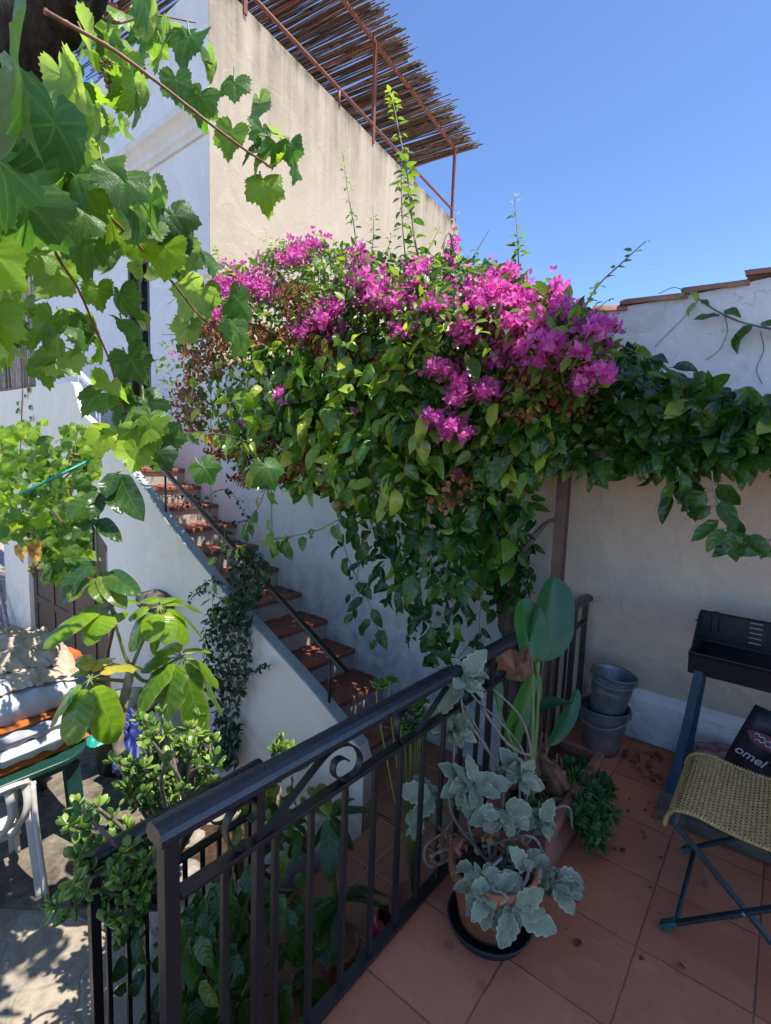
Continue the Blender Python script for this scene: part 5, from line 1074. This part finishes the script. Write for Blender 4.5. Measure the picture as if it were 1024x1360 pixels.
# ================================================================== OBJECTS
# ---- zinc buckets
def bucket(label, c, r0, r1, h, tilt, wire):
    t = thing('zinc_bucket', label, 'bucket', c, 'zinc buckets'); R = np.array(Matrix.Rotation(tilt[0], 3, 'X') @ Matrix.Rotation(tilt[1], 3, 'Y'))
    pr = [(0, .002), (r0*.97, .002), (r0, .012)]
    for f in np.linspace(.05, .97, 22):
        rr_ = r0+(r1-r0)*f+.0035*sum(math.exp(-((f-k)/.018)**2) for k in (.55, .62, .78)); pr.append((rr_, h*f))
    pr += [(r1+.006, h*.985), (r1+.007, h), (r1-.002, h), (r1-.006, h*.96), (r0*.95, .02), (0, .016)]
    mb = MB(); mb.lathe(pr, c, 40, R); mb.build('bucket_body', M['zinc'], t)
    mb = MB(); pts = [np.array(c)+R @ np.array([(r1+.008)*cos(a), (r1+.008)*sin(a)*1.0, h*.97-wire*abs(sin(a))]) for a in np.linspace(0, pi, 26)+wire*0]
    pts = [np.array(c)+R @ np.array([(r1+.01)*cos(a), -(r1+.012)*sin(a), h*.93-wire*sin(a)]) for a in np.linspace(0, pi, 26)]; mb.tube(pts, .003, 6); mb.build('handle', M['zinc'], t)
    for sx in (-1, 1):
        mb = MB(); mb.box(np.array(c)+R @ np.array([sx*(r1+.006), 0, h*.93]), (.01, .03, .04), M=R); mb.build('lug', M['zinc'], t, smooth=False, bevel=.002)
bucket('wider galvanised bucket standing on the tiles by the white wall, under a second bucket', (-.725, 3.05, .001), .098, .140, .275, (0, 0), .06)
bucket('smaller galvanised bucket set tilted inside the wider bucket', (-.715, 3.05, .20), .086, .120, .285, (radians(-2), radians(6)), .03)

# ---- barbecue
gr_ = thing('barbecue', 'sooty black charcoal barbecue with a slotted wind shield on blue legs', 'barbecue', (.05, 2.8, 0))
GX0, GX1, GY0, GY1, GZ = -.292, .45, 2.70, 3.02, .81
mb = MB(); th = .012
# pan
mb.prism([(GY0, GZ), (GY0-.02, GZ+.02), (GY0-.02, GZ+.026), (GY0+.006, GZ+.002), (GY0+.04, GZ-.085), (GY1-.03, GZ-.085), (GY1, GZ), (GY1+.006, GZ), (GY1-.024, GZ-.095), (GY0+.034, GZ-.095)], 0, GX0, GX1)
for xx in (GX0, GX1-.006): mb.prism([(GY0, GZ+.02), (GY0+.034, GZ-.095), (GY1-.024, GZ-.095), (GY1, GZ+.02)], 0, xx, xx+.006)
mb.build('fire_pan', M['black_metal'], gr_, smooth=False)
# wind shield: back (with slots) and sides
mb = MB(); zt = .955
slots = [(.02+.05*0, z) for z in (.89, .93, .97, 1.01, 1.05)]; sx0, sx1 = -.082, -.030
mb.box(((GX0+sx0)/2, GY1, (GZ+zt)/2), (sx0-GX0, .006, zt-GZ)); mb.box(((sx1+GX1)/2, GY1, (GZ+zt)/2), (GX1-sx1, .006, zt-GZ))
zs = [GZ]+[z for s_ in (.835, .860, .885, .910, .935) for z in (s_, s_+.008)]+[zt]
for a, b in zip(zs[::2], zs[1::2]): mb.box(((sx0+sx1)/2, GY1, (a+b)/2), (sx1-sx0, .006, b-a))
for xx in (GX0, GX1): mb.prism([(GY1-.004, GZ+.0), (GY1-.004, zt), (GY1-.05, zt), (GY1-.20, GZ+.03), (GY1-.22, GZ)], 0, xx-.003, xx+.003)
mb.tube([(GX0, GY1, zt), (GX1, GY1, zt)], .006, 6); mb.build('wind_shield', M['black_metal'], gr_, smooth=False)
mb = MB(); S = [(-.225+.017*cos(a), GY1-.012, zt+.010*sin(a)) for a in np.linspace(0, pi, 12)]; mb.tube([(-.208, GY1-.012, .86)]+S+[(-.242, GY1-.012, .86)], .003, 5); mb.tube([(-.31, GY1-.02, .905), (-.29, GY1-.02, .90), (-.28, GY1-.02, .88), (-.26, GY1-.02, .88)], .004, 5); mb.build('spit_hook', M['black_metal'], gr_)
mb = MB()
for i in range(16): y = GY0+.03+i*.019; mb.tube([(GX0+.02, y, GZ-.01), (GX1-.02, y, GZ-.01)], .0025, 5)
mb.build('cooking_grate', M['black_metal'], gr_)
for (tx, ty, bx, by_) in ((GX0+.05, GY0+.04, GX0-.02, GY0+.07), (GX1-.05, GY0+.04, GX1+.02, GY0+.07), (GX0+.05, GY1-.04, GX0+.0, GY1+.08), (GX1-.05, GY1-.04, GX1, GY1+.08)):
    mb = MB(); mb.bar((bx, by_, .065), (tx, ty, GZ-.03), .036, .03, up=(0, 1, 0)); mb.build('leg', M['blue_leg'], gr_, smooth=False, bevel=.003)
bd_ = thing('wooden_base', 'low weathered board platform under the barbecue', 'platform', (.0, 2.9, 0))
mb = MB(); mb.box((.10, 2.975, .045), (.90, .74, .04)); mb.build('board', M['wood_grey'], bd_, smooth=False, bevel=.004)
mb = MB()
for yy in (2.66, 2.955, 3.23): mb.box((.10, yy, .013), (.86, .06, .022))
mb.build('runner', M['wood_grey'], bd_, smooth=False)
# charcoal sacks
sa = thing('red_paper_sack', 'crumpled red and white paper sack lying flat behind the blue barbecue leg', 'sack', (-.2, 3.1, .066))
def pillow(mb, c, d, M_=None, k=12, p=.5, crump=.006, seed=0):
    r = np.random.default_rng(seed); ph = r.uniform(0, 6, (6,)); V = []; F = []
    for s_ in (1, -1):
        for i in range(k+1):
            for j in range(k+1):
                u, v = i/k*2-1, j/k*2-1; h = (max(0, 1-u**4)*max(0, 1-v**4))**p
                n_ = crump*(sin(u*7+ph[0]+v*3)+sin(v*9+ph[1]-u*5)+sin((u+v)*11+ph[2]))*h
                V.append((u*d[0]/2*(1-.04*v*v), v*d[1]/2*(1-.04*u*u), s_*(h*d[2]/2+n_)))
    n = (k+1)**2
    for i in range(k):
        for j in range(k):
            a = i*(k+1)+j; F.append((a, a+k+1, a+k+2, a+1)); F.append((n+a, n+a+1, n+a+k+2, n+a+k+1))
    V = np.array(V)
    if M_ is not None: V = V @ np.asarray(M_).T
    mb.add(V+np.asarray(c), F); return mb
mb = MB(); pillow(mb, (-.12, 3.14, .125), (.32, .26, .12), np.array(Matrix.Rotation(.3, 3, 'Z')), 14, .4, .008, 3); mb.build('sack_body', M['paper_red'], sa)
bb = thing('charcoal_bag', 'black bag with white lettering standing behind the wicker stool', 'bag', (.12, 2.72, .066))
Rb = np.array(Matrix.Rotation(radians(-8), 3, 'Z') @ Matrix.Rotation(radians(16), 3, 'Y'))
def bagp(p): return np.array([.035, 2.87, .325])+Rb @ np.array(p)
mb = MB(); pillow(mb, (0, 0, 0), (.27, .50, .10), None, 14, .35, .004, 5); V = mb.v[0].copy(); mb.v[0] = np.array([bagp((x, z, y)) for x, y, z in V]); mb.build('bag_body', M['bag_black'], bb)
def text(s_, size, loc, R3, mat, parent, name, shear=.25, ext=.0006):
    cu = bpy.data.curves.new(name, 'FONT'); cu.body = s_; cu.size = size; cu.shear = shear; cu.extrude = ext; cu.align_x = 'CENTER'; cu.offset = size*.012
    to = bpy.data.objects.new('tmp', cu); COL.objects.link(to); dg = bpy.context.evaluated_depsgraph_get(); me = bpy.data.meshes.new_from_object(to.evaluated_get(dg))
    bpy.data.objects.remove(to); o = bpy.data.objects.new(name, me); COL.objects.link(o)
    me.transform(Matrix.Translation(Vector(np.asarray(loc)-worldloc(parent))) @ R3.to_4x4()); me.materials.clear(); me.materials.append(mat); o.parent = parent; return o
RT = Matrix(Rb.tolist()) @ Matrix.Rotation(radians(90), 3, 'X')
text('omel', .060, bagp((-.055, -.0635, .005)), RT, M['print_grey'], bb, 'lettering')
mb = MB(); n = 20; V = [bagp((-.03+.075*cos(a)*(1+.08*sin(5*a)), -.0620, .125+.035*sin(a))) for a in np.linspace(0, 2*pi, n, False)]; mb.add(V, [tuple(range(n))]); mb.build('badge', M['bag_pink'], bb, smooth=False)
mb = MB()
for row, zz in enumerate((.138, .115)):
    S = [bagp((-.08+.012*i+row*.01, -.0645, zz+.008*(1 if i % 2 else -1)*(.6+.4*sin(i*2.1+row)))) for i in range(9)]; mb.tube(spline(S, 50), .0028, 5)
mb.build('small_print', M['print_grey'], bb)

# ---- folding wicker stool
sl_ = thing('folding_stool', 'folding stool with a woven rattan seat on crossed dark blue legs', 'stool', (.05, 2.25, 0))
Y0s, Y1s = 2.05, 2.53
U = [(-.240, .350), (-.237, .382), (-.222, .412), (-.195, .432), (-.14, .438), (-.06, .428), (.03, .424), (.12, .428), (.20, .438), (.25, .436), (.277, .412), (.285, .38)]
prof = spline([(x, 0, z) for x, z in U], 200); al = np.concatenate([[0], np.cumsum(np.linalg.norm(np.diff(prof, axis=0), axis=1))])
def seatp(s_, y, off):
    x = np.interp(s_, al, prof[:, 0]); z = np.interp(s_, al, prof[:, 2]); e = .004; dx = np.interp(s_+e, al, prof[:, 0])-np.interp(s_-e, al, prof[:, 0]); dz = np.interp(s_+e, al, prof[:, 2])-np.interp(s_-e, al, prof[:, 2])
    n = np.array([-dz, 0, dx]); n /= np.linalg.norm(n); sag = -.012*sin(pi*(y-Y0s)/(Y1s-Y0s))*0; return np.array([x, y, z+sag])+n*off
LL = al[-1]; na, nb = 46, 42; mb = MB()
def strip(pts, wv, tone):
    V = []; 
    for p, w_ in zip(pts, wv): V += [p-w_, p+w_]
    mb.add(V, [(2*i, 2*i+1, 2*i+3, 2*i+2) for i in range(len(pts)-1)], tone)
for i in range(nb):          # strands along Y
    s_ = LL*(i+.5)/nb; P = []; W = []
    for k in range(na*2+1): y = Y0s+(Y1s-Y0s)*k/(na*2); P.append(seatp(s_, y, .0022*sin(pi*k/2+(pi if i % 2 else 0)+pi/2))); W.append(seatp(s_+.0042, y, 0)-seatp(s_, y, 0))
    strip(P, W, rng.uniform(0, 1))
for j in range(na):          # strands along the seat
    y = Y0s+(Y1s-Y0s)*(j+.5)/na; P = []; W = []
    for k in range(nb*2+1): s_ = min(max(LL*k/(nb*2), .002), LL-.002); P.append(seatp(s_, y, .0022*sin(pi*k/2+(0 if j % 2 else pi)+pi/2))); W.append(np.array([0, .0044, 0]))
    strip(P, W, rng.uniform(0, 1))
for y in (Y0s, Y1s):
    for k in range(56): s_ = .01+(LL-.02)*k/55; c = seatp(s_, y, 0); mb.tube([seatp(s_, y-.008, .002), seatp(s_+.006, y+.008, .006), seatp(s_+.008, y+.012, -.004)], .0032, 5)
    mb.tube([seatp(s_, y, 0) for s_ in np.linspace(.004, LL-.004, 60)], .0055, 6)
for s_ in (.003, LL-.003): mb.tube([seatp(s_, y, 0) for y in np.linspace(Y0s, Y1s, 20)], .006, 6)
mb.build('woven_seat', M['wicker'], sl_)
mb = MB()
for x in (-.205, .25): mb.tube([(x, Y0s-.06, .415), (x, Y1s-.03, .415)], .0115, 8)
mb.build('seat_rail', M['stool_leg'], sl_)
for y, o in ((Y0s-.06, 0), (Y1s-.07, 0)):
    for (a, b, dy) in (((-.205, .412), (.245, .02), .010), ((.25, .412), (-.20, .02), -.010)):
        mb = MB(); mb.bar((a[0], y+dy, a[1]), (b[0], y+dy, b[1]), .012, .026, up=(0, 1, 0)); mb.build('leg', M['stool_leg'], sl_, smooth=False, bevel=.003)
        mb = MB(); d = nrm(np.array([b[0]-a[0], 0, b[1]-a[1]])); mb.bar(np.array([b[0], y+dy, b[1]])-d*.05+UP*.001, np.array([b[0], y+dy, b[1]])+d*.012+UP*.001, .022, .034, up=(0, 1, 0)); mb.build('foot', M['stool_foot'], sl_, smooth=False, bevel=.004)
    mb = MB(); mb.ball((.022, y-.018, .214), .008, 8, 6); mb.build('rivet', M['zinc'], sl_)
mb = MB()
for x, z in ((-.165, .052), (.205, .052)): mb.tube([(x, Y0s-.05, z), (x, Y1s-.08, z)], .009, 7)
mb.build('stretcher', M['stool_leg'], sl_)

# ---- courtyard: table, chair, linen
tb = thing('green_table', 'dark green plastic garden table loaded with folded covers', 'table', (-4.2, .7, -1.2))
mb = MB(); TX0, TX1, TY0, TY1, TZ = -4.75, -3.72, -.4, 1.42, -.48; pr = []
def rrect(x0, x1, y0, y1, r, n=8):
    o = []
    for cx, cy, a0 in ((x1-r, y1-r, 0), (x0+r, y1-r, pi/2), (x0+r, y0+r, pi), (x1-r, y0+r, 1.5*pi)): o += [(cx+r*cos(a0+pi/2*i/n), cy+r*sin(a0+pi/2*i/n)) for i in range(n+1)]
    return o
mb.prism(rrect(TX0, TX1, TY0, TY1, .22), 2, TZ-.04, TZ); mb.build('table_top', M['plastic_green'], tb, smooth=False, bevel=.012, seg=3)
mb = MB(); mb.prism(rrect(TX0+.05, TX1-.05, TY0+.05, TY1-.05, .2), 2, TZ-.10, TZ-.042); mb.build('apron', M['plastic_green'], tb, smooth=False)
for x, y in ((TX1-.13, TY1-.13), (TX0+.13, TY1-.13), (TX1-.13, TY0+.13), (TX0+.13, TY0+.13)):
    mb = MB(); mb.bar((x+.03*np.sign(x+4.2), y+.03*np.sign(y-.5), -1.2), (x, y, TZ-.1), .10, .08, up=(1, 0, 0)); mb.build('leg', M['plastic_green'], tb, smooth=False, bevel=.012)
ch = thing('plastic_chair', 'white plastic garden armchair tucked under the green table', 'chair', (-3.7, .68, -1.2))
CYc = .715; hw_ = .27
def chp(x, y, z): return np.array([-3.50-x, CYc+y, -1.2+z])   # x forward from the back
def ribbon(mb, P, wv, th): 
    V = []; n = len(P)
    for i in range(n):
        t_ = nrm(P[min(i+1, n-1)]-P[max(i-1, 0)]); w_ = nrm(wv[i]); nn = np.cross(t_, w_); L = np.linalg.norm(wv[i])
        V += [P[i]-wv[i]-nn*th/2, P[i]+wv[i]-nn*th/2, P[i]+wv[i]+nn*th/2, P[i]-wv[i]+nn*th/2]
    F = [(0, 1, 2, 3)]+[(i*4+j, (i+1)*4+j, (i+1)*4+(j+1) % 4, i*4+(j+1) % 4) for i in range(n-1) for j in range(4)]+[tuple((n-1)*4+j for j in (3, 2, 1, 0))]
    mb.add(V, F)
mb = MB(); V = []; 
mb.prism([(chp(x, y, 0)[0], chp(x, y, 0)[1]) for x, y in ((.10, -.20), (.10, .20), (.48, .23), (.52, .15), (.52, -.15), (.48, -.23))], 2, -1.2+.42, -1.2+.435); mb.build('seat', M['plastic_white'], ch, smooth=False, bevel=.006)
mb = MB()
arc = [chp(.02+.10*(abs(a)/1.35)**2.2, hw_*sin(a)*1.0, .80-.10*(abs(a)/1.35)**3) for a in np.linspace(-1.35, 1.35, 25)]; ribbon(mb, spline(arc, 40), [np.array([0, 0, .022])]*40, .016); ribbon(mb, spline([p-np.array([-.012, 0, -.014]) for p in arc], 40), [np.array([.018, 0, 0])]*40, .014)
mb.build('back_rail', M['plastic_white'], ch)
for k, a in enumerate(np.linspace(-.95, .95, 5)):
    b0 = chp(.10, .20*a/.95*.75, .43); b1 = chp(.02+.10*(abs(a)/1.35)**2.2, hw_*sin(a), .79); mdp = (b0+b1)/2+np.array([.04, .035*np.sign(a)*(abs(a) > .1), 0]); mb = MB(); ribbon(mb, spline([b0, mdp, b1], 18), [np.array([0, .022, 0])]*18, .010); mb.build('slat', M['plastic_white'], ch)
for sy in (-1, 1):
    mb = MB(); ribbon(mb, spline([chp(.10, sy*.265, .72), chp(.20, sy*.285, .655), chp(.36, sy*.285, .64), chp(.47, sy*.28, .63), chp(.50, sy*.27, .59)], 24), [np.array([.0, .026, 0])]*24, .014); mb.build('arm', M['plastic_white'], ch)
    mb = MB(); ribbon(mb, spline([chp(.11, sy*.262, .73), chp(.06, sy*.262, .45), chp(-.02, sy*.275, .0)], 18), [np.array([.05, 0, .008])]*18, .024); ribbon(mb, spline([chp(.11, sy*.255, .73), chp(.06, sy*.25, .45), chp(-.02, sy*.262, .0)], 18), [np.array([0, .034, 0])]*18, .014); mb.build('leg', M['plastic_white'], ch)
    mb = MB(); ribbon(mb, spline([chp(.50, sy*.272, .62), chp(.49, sy*.262, .42), chp(.53, sy*.275, .0)], 18), [np.array([.042, 0, .0])]*18, .024); ribbon(mb, spline([chp(.50, sy*.262, .62), chp(.49, sy*.252, .42), chp(.53, sy*.262, .0)], 18), [np.array([0, .032, 0])]*18, .014); mb.build('leg', M['plastic_white'], ch)
# folded covers on the table
def slabc(name, label, cat, c, d, mat, rz=0, seed=1, parts=(), crump=.004):
    t = thing(name, label, cat, (c[0], c[1], c[2]-d[2]/2), {'cushion': 'orange cushions on the green table', 'cover': 'folded covers on the green table'}[cat]); mb = MB(); R = np.array(Matrix.Rotation(rz, 3, 'Z')); pillow(mb, c, d, R, 26, .09, crump*.8, seed); mb.build('cover', M[mat], t); return t
def cloth(name, label, c, d, mat, seed, amp):
    t = thing(name, label, 'cloth', (c[0], c[1], c[2]), 'loose cloths on top of the table pile'); r = np.random.default_rng(seed); k = 90; u, v = np.meshgrid(np.linspace(-1, 1, k+1), np.linspace(-1, 1, k+1), indexing='ij')
    h = np.clip(1-(np.abs(u)**2.4+np.abs(v)**2.4)/1.6, 0, 1); f = np.zeros_like(u); gx = np.zeros_like(u); gy = np.zeros_like(u)
    for q in range(16):
        fr = r.uniform(3, 22); a = r.uniform(0, pi); ph = r.uniform(0, 6); arg = fr*(u*cos(a)+v*sin(a))+ph+1.3*np.sin(2.5*(v*cos(a)-u*sin(a))+ph*2)
        rg = 1-np.abs(np.sin(arg)); f += rg**2*(5/(3+fr)); gx += np.cos(arg)*cos(a)*(4/(4+fr)); gy += np.cos(arg)*sin(a)*(4/(4+fr))
    f = (f-f.mean())/3.2
    V = np.stack([c[0]+d[0]/2*u+.022*gx, c[1]+d[1]/2*v+.022*gy, c[2]+d[2]*h**.8+amp*f*(.35+.65*h)], -1).reshape(-1, 3)
    F = [(i*(k+1)+j, (i+1)*(k+1)+j, (i+1)*(k+1)+j+1, i*(k+1)+j+1) for i in range(k) for j in range(k)]
    mb = MB(); mb.add(V, F); mb.build('fabric', M[mat], t)
slabc('seat_cushion', 'bottom orange cushion peeping out along the green table edge', 'cushion', (-4.05, 1.10, -.445), (.47, .64, .065), 'cloth_orange', .12, 2)
slabc('folded_cover', 'lowest shiny grey-white folded cover on the orange cushion', 'cover', (-4.0, 1.07, -.345), (.46, .50, .13), 'cloth_white', .1, 4, crump=.010)
slabc('folded_cover', 'pale grey folded sheet right below the thin orange band', 'cover', (-4.0, 1.07, -.24), (.45, .50, .11), 'cloth_grey', .07, 5, crump=.010)
slabc('seat_cushion', 'thin orange cushion sandwiched between white covers', 'cushion', (-4.01, 1.06, -.165), (.45, .53, .04), 'cloth_orange', .08, 6)
slabc('folded_cover', 'topmost smooth white folded cover with leaf shadows on it', 'cover', (-4.03, 1.09, -.05), (.44, .52, .20), 'cloth_white', .05, 7, crump=.006)
slabc('seat_cushion', 'orange cushion corner sticking out behind the white covers', 'cushion', (-4.32, 1.30, .03), (.34, .40, .12), 'cloth_orange', .3, 8)
slabc('folded_cover', 'crumpled white cover at the left edge of the table pile', 'cover', (-3.95, .68, -.32), (.42, .3, .28), 'cloth_white', -.2, 9, crump=.016)
cloth('canvas_cloth', 'crumpled beige canvas heaped on top of the folded covers', (-4.30, 1.02, .02), (.70, .80, .30), 'cloth_beige', 3, .16)
cloth('canvas_cloth', 'beige canvas flap draped across the white folded cover', (-4.14, .98, .03), (.62, .74, .12), 'cloth_beige', 8, .09)
cloth('white_sheet', 'bright white sheet bundled under the beige canvas at the left edge', (-4.05, .80, -.02), (.42, .44, .22), 'cloth_white', 5, .10)
# barrel with blue bag
br_ = thing('garden_barrel', 'dark green tub behind the umbrella plant', 'tub', (-4.5, 1.95, -1.2))
mb = MB(); mb.lathe([(0, 0), (.22, 0), (.27, .55), (.29, .56), (.29, .60), (.26, .60), (.25, .54), (0, .5)], (-4.5, 1.95, -1.2), 32); mb.build('tub_body', M['dark_pot'], br_)
bt = thing('blue_bag', 'crumpled blue tarpaulin bag lying in front of the stair wall', 'bag', (-4.2, 2.1, -.9))
def cloth2(t, c, d, mat, seed, amp): 
    r = np.random.default_rng(seed); mb = MB(); pillow(mb, c, d, np.array(Matrix.Rotation(r.uniform(-.6, .6), 3, 'Z') @ Matrix.Rotation(r.uniform(-.5, .5), 3, 'X')), 16, .5, amp, seed); mb.build('bag_body', M[mat], t)
cloth2(bt, ony(182, 1000, 1.80), (.50, .34, .20), 'blue_bag', 3, .03); cloth2(bt, ony(176, 968, 1.84), (.34, .25, .20), 'blue_bag', 7, .03)
tl = thing('teal_cloth', 'teal cloth scrap on the dark green tub', 'cloth', (-4.5, 1.9, -.6)); mb = MB(); pillow(mb, onx(132, 978, -4.5), (.3, .25, .08), None, 12, .5, .015, 2); mb.build('fabric', M['teal'], tl)
# worn red poles and the old log
for k, (a, b) in enumerate((((-2, 770), (14, 852)), ((-6, 800), (10, 856)))):
    t = thing('red_pole', ['worn red pole with flaking white paint leaning on the pale wall', 'thinner plain red pole leaning beside the flaking one'][k], 'pole', ony(b[0], b[1], 2.2), 'red poles leaning on the wall'); S = [ony(a[0], a[1], 2.37), ony(b[0], b[1], 2.25)]; S.append(S[1]+(S[1]-S[0])*1.2); S[2][2] = max(S[2][2], -1.2); mb = MB(); mb.tube(S, .028-.008*k, 8); mb.build('shaft', M['red_tool'], t)
lg = thing('wood_stump', 'weathered stub of timber jutting from the white stair wall', 'timber', (-4.78, 2.35, .1))
mb = MB(); c = ony(207, 798, 2.33); stone(mb, c, (.52, .26, .17), 77); mb.build('stub', M['wood_grey'], lg)
# reed screen
rs = thing('reed_screen', 'tall grey reed screen fence behind the stair parapet', 'fence', (-13, 4.2, 2)); mb = MB(); x = -17.5
while x < -12.25:
    mb.tube([(x, 4.2+rng.normal(0, .02), 2.0), (x+rng.normal(0, .03), 4.2+rng.normal(0, .02), 5.9+rng.normal(0, .12))], rng.uniform(.018, .034), 5, True, rng.uniform(0, 1)); x += rng.uniform(.05, .075)
mb.build('reeds', M['cane_screen'], rs)
mb = MB()
for z in (3.0, 4.4, 5.5): mb.tube([(-17.5, 4.13, z), (-12.3, 4.13, z)], .012, 5)
mb.build('binding_wire', M['cane'], rs)
# leaf litter
lt = MB()
for poly, N, z in (([(830, 995), (880, 1000), (880, 1045), (850, 1030), (820, 1010)], 60, .006), ([(760, 1100), (1020, 1080), (1020, 1300), (700, 1300)], 16, .006), ([(790, 1060), (870, 1060), (880, 1130), (800, 1130)], 8, .006)):
    P = sample(poly, N); d = rays(P); pos = CO+d*((z-CAMH)/d[:, 2])[:, None]; scatter(lt, BR, pos, rnd(N, 1.)*np.array([1, 1, .15]), rnd(N, .35)+UP, rng.uniform(.015, .04, N), rng.uniform(0, 1, N))
for i in range(-1, 9):
    N = int(rng.integers(10, 34)); pos = np.stack([rng.uniform(NX(i+1)+.04, NX(i), N), 3.32-rng.exponential(.12, N).clip(0, .6), np.full(N, NZ(i)+.006)], 1); scatter(lt, BR, pos, rnd(N, 1.)*np.array([1, 1, .15]), rnd(N, .4)+UP, rng.uniform(.02, .04, N), rng.uniform(0, .8, N))
o = lt.build('leaf_litter', M['bract_dry']); tag(o, 'fallen dry blossom scattered on the steps and terrace tiles', 'leaf litter', kind='stuff')
